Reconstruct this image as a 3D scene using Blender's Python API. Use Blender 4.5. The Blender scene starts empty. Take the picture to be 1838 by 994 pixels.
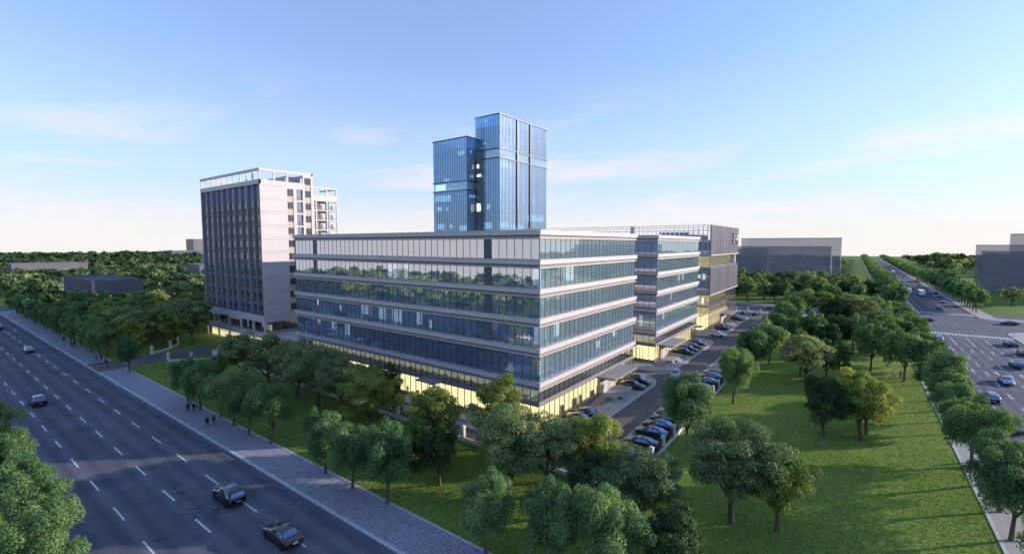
import bpy, bmesh, math, random
import numpy as np
from mathutils import Vector, Matrix

scene = bpy.context.scene
COL = scene.collection
R = math.radians

# ------------------------------------------------------------------ camera
HC = 28.0
PITCH, YAW, FPX = 0.0710723, -0.6355737, 830.44      # fitted to the photograph (1838 px wide)
PW, PH = 1838.0, 994.0
cam_d = bpy.data.cameras.new('camera')
cam_d.sensor_fit = 'HORIZONTAL'
cam_d.sensor_width = 36.0
cam_d.lens = 36.0 * FPX / PW
cam_d.clip_start = 0.5
cam_d.clip_end = 6000
cam = bpy.data.objects.new('camera', cam_d)
COL.objects.link(cam)
cam.location = (0, 0, HC)
cam.rotation_euler = (math.pi / 2 - PITCH, 0, -YAW)
scene.camera = cam

# ------------------------------------------------------------------ world, sun, exposure
SUN_AZ = 45.5      # degrees from +Y towards +X
SUN_EL = 13.0
world = bpy.data.worlds.new('World')
scene.world = world
world.use_nodes = True
wn, wl = world.node_tree.nodes, world.node_tree.links
wn.clear()
w_out = wn.new('ShaderNodeOutputWorld')
w_bg = wn.new('ShaderNodeBackground')
w_bg.inputs['Strength'].default_value = 0.15
w_tc = wn.new('ShaderNodeTexCoord')
w_sep = wn.new('ShaderNodeSeparateXYZ')
wl.new(w_tc.outputs['Generated'], w_sep.inputs[0])
w_max = wn.new('ShaderNodeMath'); w_max.operation = 'MAXIMUM'; w_max.inputs[1].default_value = 0.012
wl.new(w_sep.outputs['Z'], w_max.inputs[0])
w_cmb = wn.new('ShaderNodeCombineXYZ')
wl.new(w_sep.outputs['X'], w_cmb.inputs['X']); wl.new(w_sep.outputs['Y'], w_cmb.inputs['Y']); wl.new(w_max.outputs[0], w_cmb.inputs['Z'])
w_sky = wn.new('ShaderNodeTexSky')
w_sky.sky_type = 'NISHITA'
w_sky.sun_disc = False
w_sky.sun_elevation = R(SUN_EL)
w_sky.sun_rotation = R(SUN_AZ)
w_sky.altitude = 0
w_sky.air_density = 1.25
w_sky.dust_density = 0.6
w_sky.ozone_density = 3.0
wl.new(w_cmb.outputs[0], w_sky.inputs['Vector'])
# thin streaky clouds low in the sky
w_az = wn.new('ShaderNodeMath'); w_az.operation = 'ARCTAN2'
wl.new(w_sep.outputs['X'], w_az.inputs[0]); wl.new(w_sep.outputs['Y'], w_az.inputs[1])
w_el = wn.new('ShaderNodeMath'); w_el.operation = 'MULTIPLY_ADD'; w_el.inputs[1].default_value = -0.10
wl.new(w_az.outputs[0], w_el.inputs[0]); wl.new(w_max.outputs[0], w_el.inputs[2])
w_cp = wn.new('ShaderNodeCombineXYZ')
wl.new(w_az.outputs[0], w_cp.inputs['X']); wl.new(w_el.outputs[0], w_cp.inputs['Y'])
w_map = wn.new('ShaderNodeMapping')
w_map.inputs['Scale'].default_value = (1.6, 11.0, 1); w_map.inputs['Location'].default_value = (2.3, 0.4, 0)
wl.new(w_cp.outputs[0], w_map.inputs[0])
w_bell = wn.new('ShaderNodeMapRange'); w_bell.interpolation_type = 'SMOOTHSTEP'; w_bell.inputs['From Min'].default_value = 0.34; w_bell.inputs['From Max'].default_value = 0.16
wl.new(w_max.outputs[0], w_bell.inputs['Value'])
w_n = wn.new('ShaderNodeTexNoise'); w_n.inputs['Scale'].default_value = 1.15; w_n.inputs['Detail'].default_value = 7; w_n.inputs['Roughness'].default_value = 0.58
w_n.inputs['Distortion'].default_value = 0.6
wl.new(w_map.outputs[0], w_n.inputs['Vector'])
w_cr = wn.new('ShaderNodeMapRange'); w_cr.inputs['From Min'].default_value = 0.50; w_cr.inputs['From Max'].default_value = 0.68; w_cr.inputs['To Max'].default_value = 0.62
wl.new(w_n.outputs['Fac'], w_cr.inputs['Value'])
w_tint = wn.new('ShaderNodeMix'); w_tint.data_type = 'RGBA'; w_tint.blend_type = 'MULTIPLY'; w_tint.inputs['Factor'].default_value = 1
w_tint.inputs['B'].default_value = (0.73, 0.83, 1.14, 1)
wl.new(w_sky.outputs[0], w_tint.inputs['A'])
# pale haze low over the horizon, the same all round
w_hz = wn.new('ShaderNodeMapRange'); w_hz.interpolation_type = 'SMOOTHERSTEP'
w_hz.inputs['From Min'].default_value = -0.02; w_hz.inputs['From Max'].default_value = 0.42; w_hz.inputs['To Min'].default_value = 0.78; w_hz.inputs['To Max'].default_value = 0.24
wl.new(w_max.outputs[0], w_hz.inputs['Value'])
w_hmix = wn.new('ShaderNodeMix'); w_hmix.data_type = 'RGBA'; w_hmix.inputs['B'].default_value = (2.6, 3.15, 4.2, 1)
wl.new(w_hz.outputs[0], w_hmix.inputs['Factor']); wl.new(w_tint.outputs['Result'], w_hmix.inputs['A'])
w_mix = wn.new('ShaderNodeMix'); w_mix.data_type = 'RGBA'
w_cf = wn.new('ShaderNodeMath'); w_cf.operation = 'MULTIPLY'; wl.new(w_cr.outputs[0], w_cf.inputs[0]); wl.new(w_bell.outputs[0], w_cf.inputs[1])
wl.new(w_cf.outputs[0], w_mix.inputs['Factor']); w_gl = wn.new('ShaderNodeMapRange'); w_gl.interpolation_type = 'SMOOTHSTEP'; w_gl.inputs['From Min'].default_value = 0.0; w_gl.inputs['From Max'].default_value = 0.12; w_gl.inputs['To Min'].default_value = 0.8; w_gl.inputs['To Max'].default_value = 0.0
wl.new(w_max.outputs[0], w_gl.inputs['Value'])
w_gm = wn.new('ShaderNodeMix'); w_gm.data_type = 'RGBA'; w_gm.inputs['B'].default_value = (3.75, 3.5, 3.2, 1)
wl.new(w_gl.outputs[0], w_gm.inputs['Factor']); wl.new(w_hmix.outputs['Result'], w_gm.inputs['A'])
wl.new(w_gm.outputs['Result'], w_mix.inputs['A'])
w_mix.inputs['B'].default_value = (4.0, 3.45, 3.4, 1)
wl.new(w_mix.outputs['Result'], w_bg.inputs['Color']); wl.new(w_bg.outputs[0], w_out.inputs[0])

sun_d = bpy.data.lights.new('sun', 'SUN')
sun_d.energy = 3.8
sun_d.angle = R(0.6)
sun_d.color = (1.0, 0.85, 0.72)
sun = bpy.data.objects.new('sun', sun_d)
COL.objects.link(sun)
sdir = Vector((math.sin(R(SUN_AZ)) * math.cos(R(SUN_EL)), math.cos(R(SUN_AZ)) * math.cos(R(SUN_EL)), math.sin(R(SUN_EL))))
sun.location = sdir * 300
sun.rotation_euler = sdir.to_track_quat('Z', 'Y').to_euler()

vs = scene.view_settings
vs.view_transform = 'Standard'; vs.look = 'None'; vs.gamma = 1; vs.use_curve_mapping = False
vs.exposure = 0.85
scene.render.engine = 'CYCLES'
cy = scene.cycles
cy.use_denoising = True
cy.max_bounces = 9; cy.diffuse_bounces = 6; cy.glossy_bounces = 4; cy.transmission_bounces = 4; cy.transparent_max_bounces = 14
cy.caustics_reflective = False; cy.caustics_refractive = False
cy.sample_clamp_indirect = 6.0
cy.use_fast_gi = False

# ------------------------------------------------------------------ pixel -> place
_cp, _sp = math.cos(PITCH), math.sin(PITCH)
FW = np.array([math.sin(YAW) * _cp, math.cos(YAW) * _cp, -_sp]); RT = np.array([math.cos(YAW), -math.sin(YAW), 0.0]); UP = np.cross(RT, FW)
def ground(x, y, z=0.0):
    d = FW * FPX + RT * (x - PW / 2) + UP * (PH / 2 - y)
    t = (z - HC) / d[2]
    return d[0] * t, d[1] * t

# ------------------------------------------------------------------ helpers
class MB:
    def __init__(s): s.v = []; s.f = []; s.m = []
    def quad(s, a, b, c, d, m=0):
        n = len(s.v); s.v += [a, b, c, d]; s.f.append((n, n + 1, n + 2, n + 3)); s.m.append(m)
    def poly(s, pts, m=0):
        n = len(s.v); s.v += list(pts); s.f.append(tuple(range(n, n + len(pts)))); s.m.append(m)
    def box(s, x0, x1, y0, y1, z0, z1, m=0):
        n = len(s.v)
        s.v += [(x0, y0, z0), (x1, y0, z0), (x1, y1, z0), (x0, y1, z0), (x0, y0, z1), (x1, y0, z1), (x1, y1, z1), (x0, y1, z1)]
        s.f += [(n + 3, n + 2, n + 1, n), (n + 4, n + 5, n + 6, n + 7), (n, n + 1, n + 5, n + 4), (n + 1, n + 2, n + 6, n + 5), (n + 2, n + 3, n + 7, n + 6), (n + 3, n, n + 4, n + 7)]
        s.m += [m] * 6
    def obox(s, c, ux, hx, hy, z0, z1, m=0):      # box turned about z: ux = unit direction of its length
        px, py = -ux[1], ux[0]; n = len(s.v)
        for z in (z0, z1):
            for a, b in ((-hx, -hy), (hx, -hy), (hx, hy), (-hx, hy)):
                s.v.append((c[0] + ux[0] * a + px * b, c[1] + ux[1] * a + py * b, z))
        s.f += [(n + 3, n + 2, n + 1, n), (n + 4, n + 5, n + 6, n + 7), (n, n + 1, n + 5, n + 4), (n + 1, n + 2, n + 6, n + 5), (n + 2, n + 3, n + 7, n + 6), (n + 3, n, n + 4, n + 7)]
        s.m += [m] * 6
    def prism(s, pts, z0, z1, m=0, side=None):
        n = len(s.v); k = len(pts); side = m if side is None else side
        s.v += [(x, y, z0) for x, y in pts] + [(x, y, z1) for x, y in pts]
        s.f.append(tuple(range(n + k, n + 2 * k))); s.m.append(m)
        s.f.append(tuple(reversed(range(n, n + k)))); s.m.append(side)
        for i in range(k):
            j = (i + 1) % k; s.f.append((n + i, n + j, n + k + j, n + k + i)); s.m.append(side)
    def tube(s, pts, rad, n=7, m=0, cap=True):
        base = len(s.v); prev = None
        for i, p in enumerate(pts):
            p = Vector(p)
            d = (Vector(pts[min(i + 1, len(pts) - 1)]) - Vector(pts[max(i - 1, 0)])).normalized()
            a = d.cross(Vector((0.31, 0.9, 0.2))).normalized(); b = d.cross(a)
            for k in range(n):
                t = 2 * math.pi * k / n
                s.v.append(tuple(p + (a * math.cos(t) + b * math.sin(t)) * rad[i]))
        for i in range(len(pts) - 1):
            for k in range(n):
                k2 = (k + 1) % n
                s.f.append((base + i * n + k, base + (i + 1) * n + k, base + (i + 1) * n + k2, base + i * n + k2)); s.m.append(m)
        if cap:
            s.f.append(tuple(base + (len(pts) - 1) * n + k for k in reversed(range(n)))); s.m.append(m)
            s.f.append(tuple(base + k for k in range(n))); s.m.append(m)
    def mesh(s, name, mats, origin=(0, 0, 0), smooth=False):
        me = bpy.data.meshes.new(name)
        o = origin
        me.from_pydata([(a[0] - o[0], a[1] - o[1], a[2] - o[2]) for a in s.v], [], s.f)
        if not isinstance(mats, (list, tuple)): mats = [mats]
        for mt in mats: me.materials.append(mt)
        me.polygons.foreach_set('material_index', s.m)
        if smooth: me.polygons.foreach_set('use_smooth', [True] * len(s.f))
        me.update()
        return me
    def build(s, name, mats, parent=None, origin=None, smooth=False, kind=None):
        if origin is None: origin = wloc(parent) if parent else (0, 0, 0)
        return obj(name, s.mesh(name, mats, origin, smooth), parent, kind=kind)

def wloc(o):
    x = Vector((0, 0, 0))
    while o: x = x + o.location; o = o.parent
    return tuple(x)

def obj(name, me, parent=None, loc=(0, 0, 0), rz=0, kind=None):
    o = bpy.data.objects.new(name, me); COL.objects.link(o)
    o.location = loc; o.rotation_euler = (0, 0, rz)
    if parent: o.parent = parent
    if kind: o['kind'] = kind
    return o

def tag(o, label, cat, group=None, kind=None):
    o['label'] = label; o['category'] = cat
    if group: o['group'] = group
    if kind: o['kind'] = kind
    return o

def thing(name, label, cat, loc=(0, 0, 0), rz=0, group=None):
    return tag(obj(name, None, None, loc, rz), label, cat, group)

def struct(name, mb, mats, label=None):
    o = mb.build(name, mats); o['kind'] = 'structure'
    if label: o['label'] = label
    return o

def copy_tree(o, parent=None):
    c = o.copy(); COL.objects.link(c); c.parent = parent
    for ch in list(o.children): copy_tree(ch, c)
    return c

ORD = 'first second third fourth fifth sixth seventh eighth ninth tenth eleventh twelfth thirteenth fourteenth fifteenth sixteenth seventeenth eighteenth nineteenth twentieth'.split()
TENS = ['', '', 'twenty', 'thirty', 'forty', 'fifty', 'sixty', 'seventy', 'eighty', 'ninety']
def nth(i):        # i counts from 1
    if i <= 20: return ORD[i - 1]
    t, u = divmod(i, 10)
    return (TENS[t][:-1] + 'ieth') if u == 0 else TENS[t] + '-' + ORD[u - 1]

# ------------------------------------------------------------------ materials
def mat(name):
    m = bpy.data.materials.new(name); m.use_nodes = True
    nt = m.node_tree; nt.nodes.clear()
    out = nt.nodes.new('ShaderNodeOutputMaterial')
    return m, nt, out
def nd(nt, t, **k):
    n = nt.nodes.new(t)
    for a, b in k.items():
        if a in n.inputs: n.inputs[a].default_value = b
        else: setattr(n, a, b)
    return n
def coord(nt, scale=1.0, src='Object'):
    tc = nd(nt, 'ShaderNodeTexCoord'); mp = nd(nt, 'ShaderNodeMapping')
    mp.inputs['Scale'].default_value = scale if isinstance(scale, tuple) else (scale,) * 3
    nt.links.new(tc.outputs[src], mp.inputs[0]); return mp.outputs[0]
def worldco(nt, scale=1.0):
    g = nd(nt, 'ShaderNodeNewGeometry'); mp = nd(nt, 'ShaderNodeMapping')
    mp.inputs['Scale'].default_value = scale if isinstance(scale, tuple) else (scale,) * 3
    nt.links.new(g.outputs['Position'], mp.inputs[0]); return mp.outputs[0]
def noise(nt, co, scale, detail=4, rough=0.55):
    n = nd(nt, 'ShaderNodeTexNoise'); n.inputs['Scale'].default_value = scale; n.inputs['Detail'].default_value = detail; n.inputs['Roughness'].default_value = rough
    nt.links.new(co, n.inputs['Vector']); return n.outputs['Fac']
def ramp(nt, fac, stops):
    r = nd(nt, 'ShaderNodeValToRGB'); e = r.color_ramp.elements
    while len(e) < len(stops): e.new(0.5)
    for i, (p, c) in enumerate(stops):
        e[i].position = p; e[i].color = (*c, 1)
    nt.links.new(fac, r.inputs['Fac']); return r.outputs['Color']
def mixc(nt, f, a, b, mode='MIX'):
    n = nd(nt, 'ShaderNodeMix'); n.data_type = 'RGBA'; n.blend_type = mode
    for k, v in (('Factor', f), ('A', a), ('B', b)):
        if isinstance(v, (int, float)): n.inputs[k].default_value = v
        elif isinstance(v, tuple): n.inputs[k].default_value = (*v, 1)
        else: nt.links.new(v, n.inputs[k])
    return n.outputs['Result']
def bump(nt, h, dist, strength=1.0):
    b = nd(nt, 'ShaderNodeBump'); b.inputs['Distance'].default_value = dist; b.inputs['Strength'].default_value = strength
    nt.links.new(h, b.inputs['Height']); return b.outputs['Normal']
def principled(nt, out, color, rough=0.6, spec=0.5, metal=0.0, normal=None):
    p = nd(nt, 'ShaderNodeBsdfPrincipled')
    if isinstance(color, tuple): p.inputs['Base Color'].default_value = (*color, 1)
    else: nt.links.new(color, p.inputs['Base Color'])
    if isinstance(rough, (int, float)): p.inputs['Roughness'].default_value = rough
    else: nt.links.new(rough, p.inputs['Roughness'])
    p.inputs['Specular IOR Level'].default_value = spec; p.inputs['Metallic'].default_value = metal
    if normal is not None: nt.links.new(normal, p.inputs['Normal'])
    nt.links.new(p.outputs[0], out.inputs['Surface']); return p
def plain(name, c, rough=0.6, var=0.12, scale=0.7, spec=0.4, metal=0.0):
    m, nt, out = mat(name)
    n = noise(nt, worldco(nt), scale, 5, 0.6)
    lo = tuple(x * (1 - var) for x in c); hi = tuple(min(1, x * (1 + var)) for x in c)
    principled(nt, out, ramp(nt, n, [(0.3, lo), (0.7, hi)]), rough, spec, metal)
    return m

def make_asphalt(name, base=0.13, tint=(0.86, 0.93, 1.20), track=None):
    m, nt, out = mat(name); co = worldco(nt)
    fine = noise(nt, co, 9.0, 3, 0.7); mid = noise(nt, co, 0.35, 5, 0.6)
    big = noise(nt, worldco(nt, (0.012, 0.30, 1)), 1.0, 4, 0.6)
    c = ramp(nt, fine, [(0.25, tuple(base * 0.72 * t for t in tint)), (0.75, tuple(base * 1.3 * t for t in tint))])
    c = mixc(nt, 0.55, c, ramp(nt, mid, [(0.3, (0.6, 0.6, 0.62)), (0.7, (1.35, 1.33, 1.3))]), 'MULTIPLY')
    c = mixc(nt, 0.35, c, ramp(nt, big, [(0.35, (0.6, 0.6, 0.6)), (0.65, (1.3, 1.3, 1.3))]), 'MULTIPLY')
    if track:       # wheel tracks: two per lane, darker and smoother, broken up along the way
        axis, off, per = track
        sp = nd(nt, 'ShaderNodeSeparateXYZ'); nt.links.new(co, sp.inputs[0])
        ma = nd(nt, 'ShaderNodeMath', operation='MULTIPLY_ADD'); ma.inputs[1].default_value = 4 * math.pi / per; ma.inputs[2].default_value = -4 * math.pi * off / per + math.pi; nt.links.new(sp.outputs[axis], ma.inputs[0])
        co_ = nd(nt, 'ShaderNodeMath', operation='COSINE'); nt.links.new(ma.outputs[0], co_.inputs[0])
        br = nd(nt, 'ShaderNodeMath', operation='MULTIPLY_ADD'); br.inputs[1].default_value = 0.32; nt.links.new(co_.outputs[0], br.inputs[0]); nt.links.new(noise(nt, co, 0.12, 5, 0.65), br.inputs[2])
        c = mixc(nt, 0.75, c, ramp(nt, br.outputs[0], [(0.3, (1.12, 1.12, 1.12)), (0.85, (0.70, 0.70, 0.71))]), 'MULTIPLY')
    # cracks: edges of stretched cells, present only in patches
    wob = nd(nt, 'ShaderNodeTexNoise'); wob.inputs['Scale'].default_value = 0.8; nt.links.new(co, wob.inputs['Vector'])
    dis = nd(nt, 'ShaderNodeVectorMath', operation='MULTIPLY_ADD'); dis.inputs[1].default_value = (2.2, 2.2, 0); nt.links.new(wob.outputs['Color'], dis.inputs[0]); nt.links.new(co, dis.inputs[2])
    vo = nd(nt, 'ShaderNodeTexVoronoi', feature='DISTANCE_TO_EDGE'); vo.inputs['Scale'].default_value = 0.22; nt.links.new(dis.outputs[0], vo.inputs['Vector'])
    cr = nd(nt, 'ShaderNodeMapRange'); cr.inputs['From Min'].default_value = 0.004; cr.inputs['From Max'].default_value = 0.014; cr.inputs['To Min'].default_value = 0.45; cr.inputs['To Max'].default_value = 1.0
    nt.links.new(vo.outputs['Distance'], cr.inputs['Value'])
    patch = ramp(nt, noise(nt, co, 0.09, 3), [(0.48, (0, 0, 0)), (0.6, (0.85, 0.85, 0.85))])
    c = mixc(nt, patch, c, mixc(nt, 1.0, c, cr.outputs[0], 'MULTIPLY'))
    principled(nt, out, c, 0.88, 0.15, 0, bump(nt, fine, 0.006))
    return m

def make_grass(name, a, b, dry):
    m, nt, out = mat(name); co = worldco(nt)
    f = noise(nt, co, 4.5, 4, 0.75); st = noise(nt, worldco(nt, (1.0, 2.4, 1)), 1.2, 5, 0.7); big = noise(nt, co, 0.06, 4, 0.55)
    c = ramp(nt, f, [(0.25, a), (0.55, b), (0.8, dry)])
    c = mixc(nt, 0.6, c, ramp(nt, st, [(0.32, (0.55, 0.58, 0.5)), (0.68, (1.45, 1.4, 1.3))]), 'MULTIPLY')
    c = mixc(nt, 0.8, c, ramp(nt, big, [(0.35, (0.72, 0.85, 0.7)), (0.65, (1.35, 1.18, 1.1))]), 'MULTIPLY')
    wear = ramp(nt, noise(nt, co, 0.35, 6, 0.65), [(0.52, (0, 0, 0)), (0.74, (0.55, 0.55, 0.55))])
    c = mixc(nt, wear, c, (0.20, 0.21, 0.07))
    h = mixc(nt, 0.5, f, st)
    principled(nt, out, c, 0.9, 0.1, 0, bump(nt, h, 0.10))
    return m

def make_glass(name, reflect=0.3, tint=(0.55, 0.72, 0.9), gloss=(0.85, 0.92, 1.0), wav=0.0, film=0.0, sky_col=(0.2, 0.3, 0.5)):
    """window pane: clear tinted sheet, a diffuse colour in place of reflected sky and a coated reflection"""
    m, nt, out = mat(name); L = nt.links
    tr = nd(nt, 'ShaderNodeBsdfTransparent'); tr.inputs['Color'].default_value = (*tint, 1)
    gl = nd(nt, 'ShaderNodeBsdfGlossy'); gl.inputs['Roughness'].default_value = 0.015; gl.inputs['Color'].default_value = (*gloss, 1)
    if wav:
        nb = bump(nt, noise(nt, worldco(nt), 0.5, 2), wav); L.new(nb, gl.inputs['Normal'])
    body = tr.outputs[0]
    if film:  # blue sky reflection put into the pane as diffuse colour
        df = nd(nt, 'ShaderNodeBsdfDiffuse'); df.inputs['Color'].default_value = (*sky_col, 1)
        fx = nd(nt, 'ShaderNodeMixShader'); fx.inputs[0].default_value = film; L.new(tr.outputs[0], fx.inputs[1]); L.new(df.outputs[0], fx.inputs[2]); body = fx.outputs[0]
    g = nd(nt, 'ShaderNodeNewGeometry'); dt = nd(nt, 'ShaderNodeVectorMath', operation='DOT_PRODUCT'); L.new(g.outputs['Incoming'], dt.inputs[0]); L.new(g.outputs['Normal'], dt.inputs[1])
    ab = nd(nt, 'ShaderNodeMath', operation='ABSOLUTE'); L.new(dt.outputs['Value'], ab.inputs[0])
    om = nd(nt, 'ShaderNodeMath', operation='SUBTRACT'); om.inputs[0].default_value = 1.0; L.new(ab.outputs[0], om.inputs[1])
    pw = nd(nt, 'ShaderNodeMath', operation='POWER'); pw.inputs[1].default_value = 4.0; L.new(om.outputs[0], pw.inputs[0])
    mr = nd(nt, 'ShaderNodeMapRange'); mr.inputs['To Min'].default_value = reflect; mr.inputs['To Max'].default_value = 1.0; L.new(pw.outputs[0], mr.inputs['Value'])
    # only the outer side of the sheet reflects
    bf = nd(nt, 'ShaderNodeMath', operation='SUBTRACT'); bf.inputs[0].default_value = 1.0; L.new(g.outputs['Backfacing'], bf.inputs[1])
    ml = nd(nt, 'ShaderNodeMath', operation='MULTIPLY'); L.new(mr.outputs[0], ml.inputs[0]); L.new(bf.outputs[0], ml.inputs[1])
    mx = nd(nt, 'ShaderNodeMixShader'); L.new(ml.outputs[0], mx.inputs[0]); L.new(body, mx.inputs[1]); L.new(gl.outputs[0], mx.inputs[2])
    L.new(mx.outputs[0], out.inputs['Surface']); return m

def emit(name, c, s, var=None):
    m, nt, out = mat(name); e = nd(nt, 'ShaderNodeEmission'); e.inputs['Strength'].default_value = s
    if var:
        n = noise(nt, worldco(nt, (0.8, 0.8, 0.5)), 1.0, 4, 0.6)
        nt.links.new(ramp(nt, n, [(0.3, tuple(x * var for x in c)), (0.65, c)]), e.inputs['Color'])
    else: e.inputs['Color'].default_value = (*c, 1)
    nt.links.new(e.outputs[0], out.inputs['Surface']); return m

def make_leaf(name, lo, mid, hi, trans=0.42):
    m, nt, out = mat(name)
    at = nd(nt, 'ShaderNodeAttribute', attribute_name='tint'); oi = nd(nt, 'ShaderNodeObjectInfo')
    ad = nd(nt, 'ShaderNodeMath', operation='MULTIPLY_ADD'); ad.inputs[1].default_value = 0.40; nt.links.new(oi.outputs['Random'], ad.inputs[0]); nt.links.new(at.outputs['Fac'], ad.inputs[2])
    sb = nd(nt, 'ShaderNodeMath', operation='SUBTRACT'); sb.inputs[1].default_value = 0.18; nt.links.new(ad.outputs[0], sb.inputs[0])
    c = ramp(nt, sb.outputs[0], [(0.1, lo), (0.5, mid), (0.95, hi)])
    d = nd(nt, 'ShaderNodeBsdfDiffuse'); t = nd(nt, 'ShaderNodeBsdfTranslucent'); g = nd(nt, 'ShaderNodeBsdfGlossy'); g.inputs['Roughness'].default_value = 0.5; g.inputs['Color'].default_value = (0.5, 0.5, 0.5, 1)
    nt.links.new(c, d.inputs['Color'])
    tc = mixc(nt, 1.0, c, (1.25, 1.2, 0.55), 'MULTIPLY'); nt.links.new(tc, t.inputs['Color'])
    m1 = nd(nt, 'ShaderNodeMixShader'); m1.inputs[0].default_value = trans; nt.links.new(d.outputs[0], m1.inputs[1]); nt.links.new(t.outputs[0], m1.inputs[2])
    m2 = nd(nt, 'ShaderNodeMixShader'); m2.inputs[0].default_value = 0.04; nt.links.new(m1.outputs[0], m2.inputs[1]); nt.links.new(g.outputs[0], m2.inputs[2])
    nt.links.new(m2.outputs[0], out.inputs['Surface']); return m

M = {}
M['asphalt'] = make_asphalt('asphalt')
M['asphaltL'] = make_asphalt('asphalt_left', track=('Y', 26.1, 4.36))
M['asphaltR'] = make_asphalt('asphalt_right', track=('X', 16.85, 3.72))
M['drive'] = make_asphalt('drive_asphalt', 0.13, (1.04, 1.0, 0.98))
M['paint'] = plain('road_paint', (0.60, 0.61, 0.64), 0.6, 0.3, 2.2)
M['kerb'] = plain('kerb_stone', (0.46, 0.47, 0.52), 0.75, 0.12, 2.0)
M['paver'] = plain('paver', (0.28, 0.295, 0.36), 0.8, 0.2, 1.3)
M['joint'] = plain('paver_joint', (0.045, 0.045, 0.05), 0.95, 0.2, 3.0)
M['plaza'] = plain('plaza_paving', (0.34, 0.33, 0.33), 0.8, 0.15, 1.5)
M['grass'] = make_grass('lawn_grass', (0.09, 0.165, 0.034), (0.175, 0.275, 0.058), (0.29, 0.36, 0.10))
M['field'] = make_grass('field_grass', (0.06, 0.12, 0.026), (0.10, 0.18, 0.036), (0.16, 0.22, 0.055))
M['bark'] = plain('bark', (0.11, 0.085, 0.07), 0.9, 0.35, 6.0)
M['leafS'] = make_leaf('leaf_street', (0.06, 0.15, 0.065), (0.115, 0.235, 0.09), (0.27, 0.40, 0.14))
M['leafO'] = make_leaf('leaf_broad', (0.095, 0.165, 0.075), (0.18, 0.26, 0.11), (0.37, 0.41, 0.18), 0.36)
M['leafC'] = make_leaf('leaf_gold', (0.105, 0.18, 0.042), (0.205, 0.285, 0.06), (0.40, 0.43, 0.11), 0.42)
M['leafF'] = make_leaf('leaf_far', (0.045, 0.085, 0.042), (0.075, 0.125, 0.055), (0.14, 0.19, 0.075), 0.3)
M['leafK'] = make_leaf('leaf_dark', (0.022, 0.06, 0.024), (0.045, 0.1, 0.035), (0.11, 0.175, 0.045), 0.32)
M['white'] = plain('facade_panel', (0.47, 0.447, 0.465), 0.55, 0.05, 0.4)
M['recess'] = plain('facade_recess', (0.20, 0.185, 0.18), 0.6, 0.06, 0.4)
M['darkband'] = plain('dark_spandrel', (0.20, 0.18, 0.18), 0.55, 0.08, 0.5)
M['mull'] = plain('mullion', (0.03, 0.032, 0.04), 0.4, 0.1, 1.0)
M['plinth'] = plain('plinth_stone', (0.22, 0.20, 0.19), 0.7, 0.12, 0.9)
M['canopy'] = plain('canopy_metal', (0.26, 0.25, 0.26), 0.45, 0.06, 0.6)
M['roof'] = plain('roof_deck', (0.32, 0.32, 0.33), 0.85, 0.15, 0.4)
M['core'] = plain('interior_wall', (0.30, 0.34, 0.42), 0.8, 0.1, 0.2)
M['slab'] = plain('interior_floor', (0.30, 0.31, 0.34), 0.7, 0.1, 0.3)
M['column'] = plain('interior_column', (0.75, 0.75, 0.74), 0.6, 0.04, 0.3)
M['glassA'] = make_glass('office_glass', 0.50, (0.56, 0.70, 0.90), (0.88, 0.94, 1.0), 0.003, 0.42, (0.27, 0.36, 0.56))
M['glassR'] = make_glass('office_glass_side', 0.34, (0.68, 0.82, 0.90), (0.74, 0.88, 0.97), 0.003, 0.34, (0.36, 0.48, 0.58))
M['glassT'] = make_glass('tower_glass', 0.30, (0.42, 0.68, 0.92), (0.55, 0.80, 1.0), 0.003, 0.36, (0.42, 0.66, 0.85))
M['glassT2'] = make_glass('tower_glass_pale', 0.30, (0.70, 0.86, 0.97), (0.75, 0.9, 1.0), 0.003, 0.25, (0.40, 0.62, 0.85))
M['glassG'] = make_glass('ground_glass', 0.10, (0.92, 0.92, 0.88), (0.9, 0.95, 1.0))
M['glassC'] = make_glass('clear_glass', 0.12, (0.86, 0.90, 0.90), (0.8, 0.9, 1.0))
M['warm'] = emit('lit_room', (1.0, 0.82, 0.46), 1.1, 0.72)
M['warm2'] = emit('lit_room_dim', (0.80, 0.72, 0.52), 0.30, 0.6)
M['warm3'] = emit('lit_atrium', (0.95, 0.78, 0.40), 0.42, 0.6)
M['cool'] = emit('lit_office', (1.0, 0.97, 0.78), 1.7, 0.6)
M['lampred'] = emit('red_screen', (0.9, 0.22, 0.28), 0.55)
M['metal'] = plain('grey_metal', (0.45, 0.46, 0.48), 0.35, 0.08, 1.0, 0.5, 0.6)
M['darkglass'] = plain('window_dark', (0.035, 0.045, 0.06), 0.08, 0.2, 0.3, 0.8)
M['tan'] = plain('tan_panel', (0.40, 0.36, 0.32), 0.6, 0.06, 0.5)
M['door'] = plain('door_leaf', (0.36, 0.32, 0.28), 0.5, 0.05, 0.5)
M['stone'] = plain('fence_stone', (0.58, 0.57, 0.57), 0.7, 0.08, 1.2)
M['iron'] = plain('fence_iron', (0.03, 0.03, 0.035), 0.5, 0.1, 2.0)
M['shrub_red'] = make_leaf('leaf_red', (0.05, 0.01, 0.018), (0.09, 0.02, 0.03), (0.14, 0.04, 0.04), 0.2)
def make_ghost(name, c, a):
    m, nt, out = mat(name); d = nd(nt, 'ShaderNodeBsdfDiffuse'); n = noise(nt, worldco(nt), 0.05, 4)
    nt.links.new(ramp(nt, n, [(0.3, tuple(x * 0.93 for x in c)), (0.7, tuple(x * 1.07 for x in c))]), d.inputs['Color'])
    t = nd(nt, 'ShaderNodeBsdfTransparent'); x = nd(nt, 'ShaderNodeMixShader'); x.inputs[0].default_value = a
    nt.links.new(t.outputs[0], x.inputs[1]); nt.links.new(d.outputs[0], x.inputs[2]); nt.links.new(x.outputs[0], out.inputs['Surface']); return m
M['ghost'] = make_ghost('massing_shell', (0.25, 0.24, 0.29), 0.5)
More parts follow.
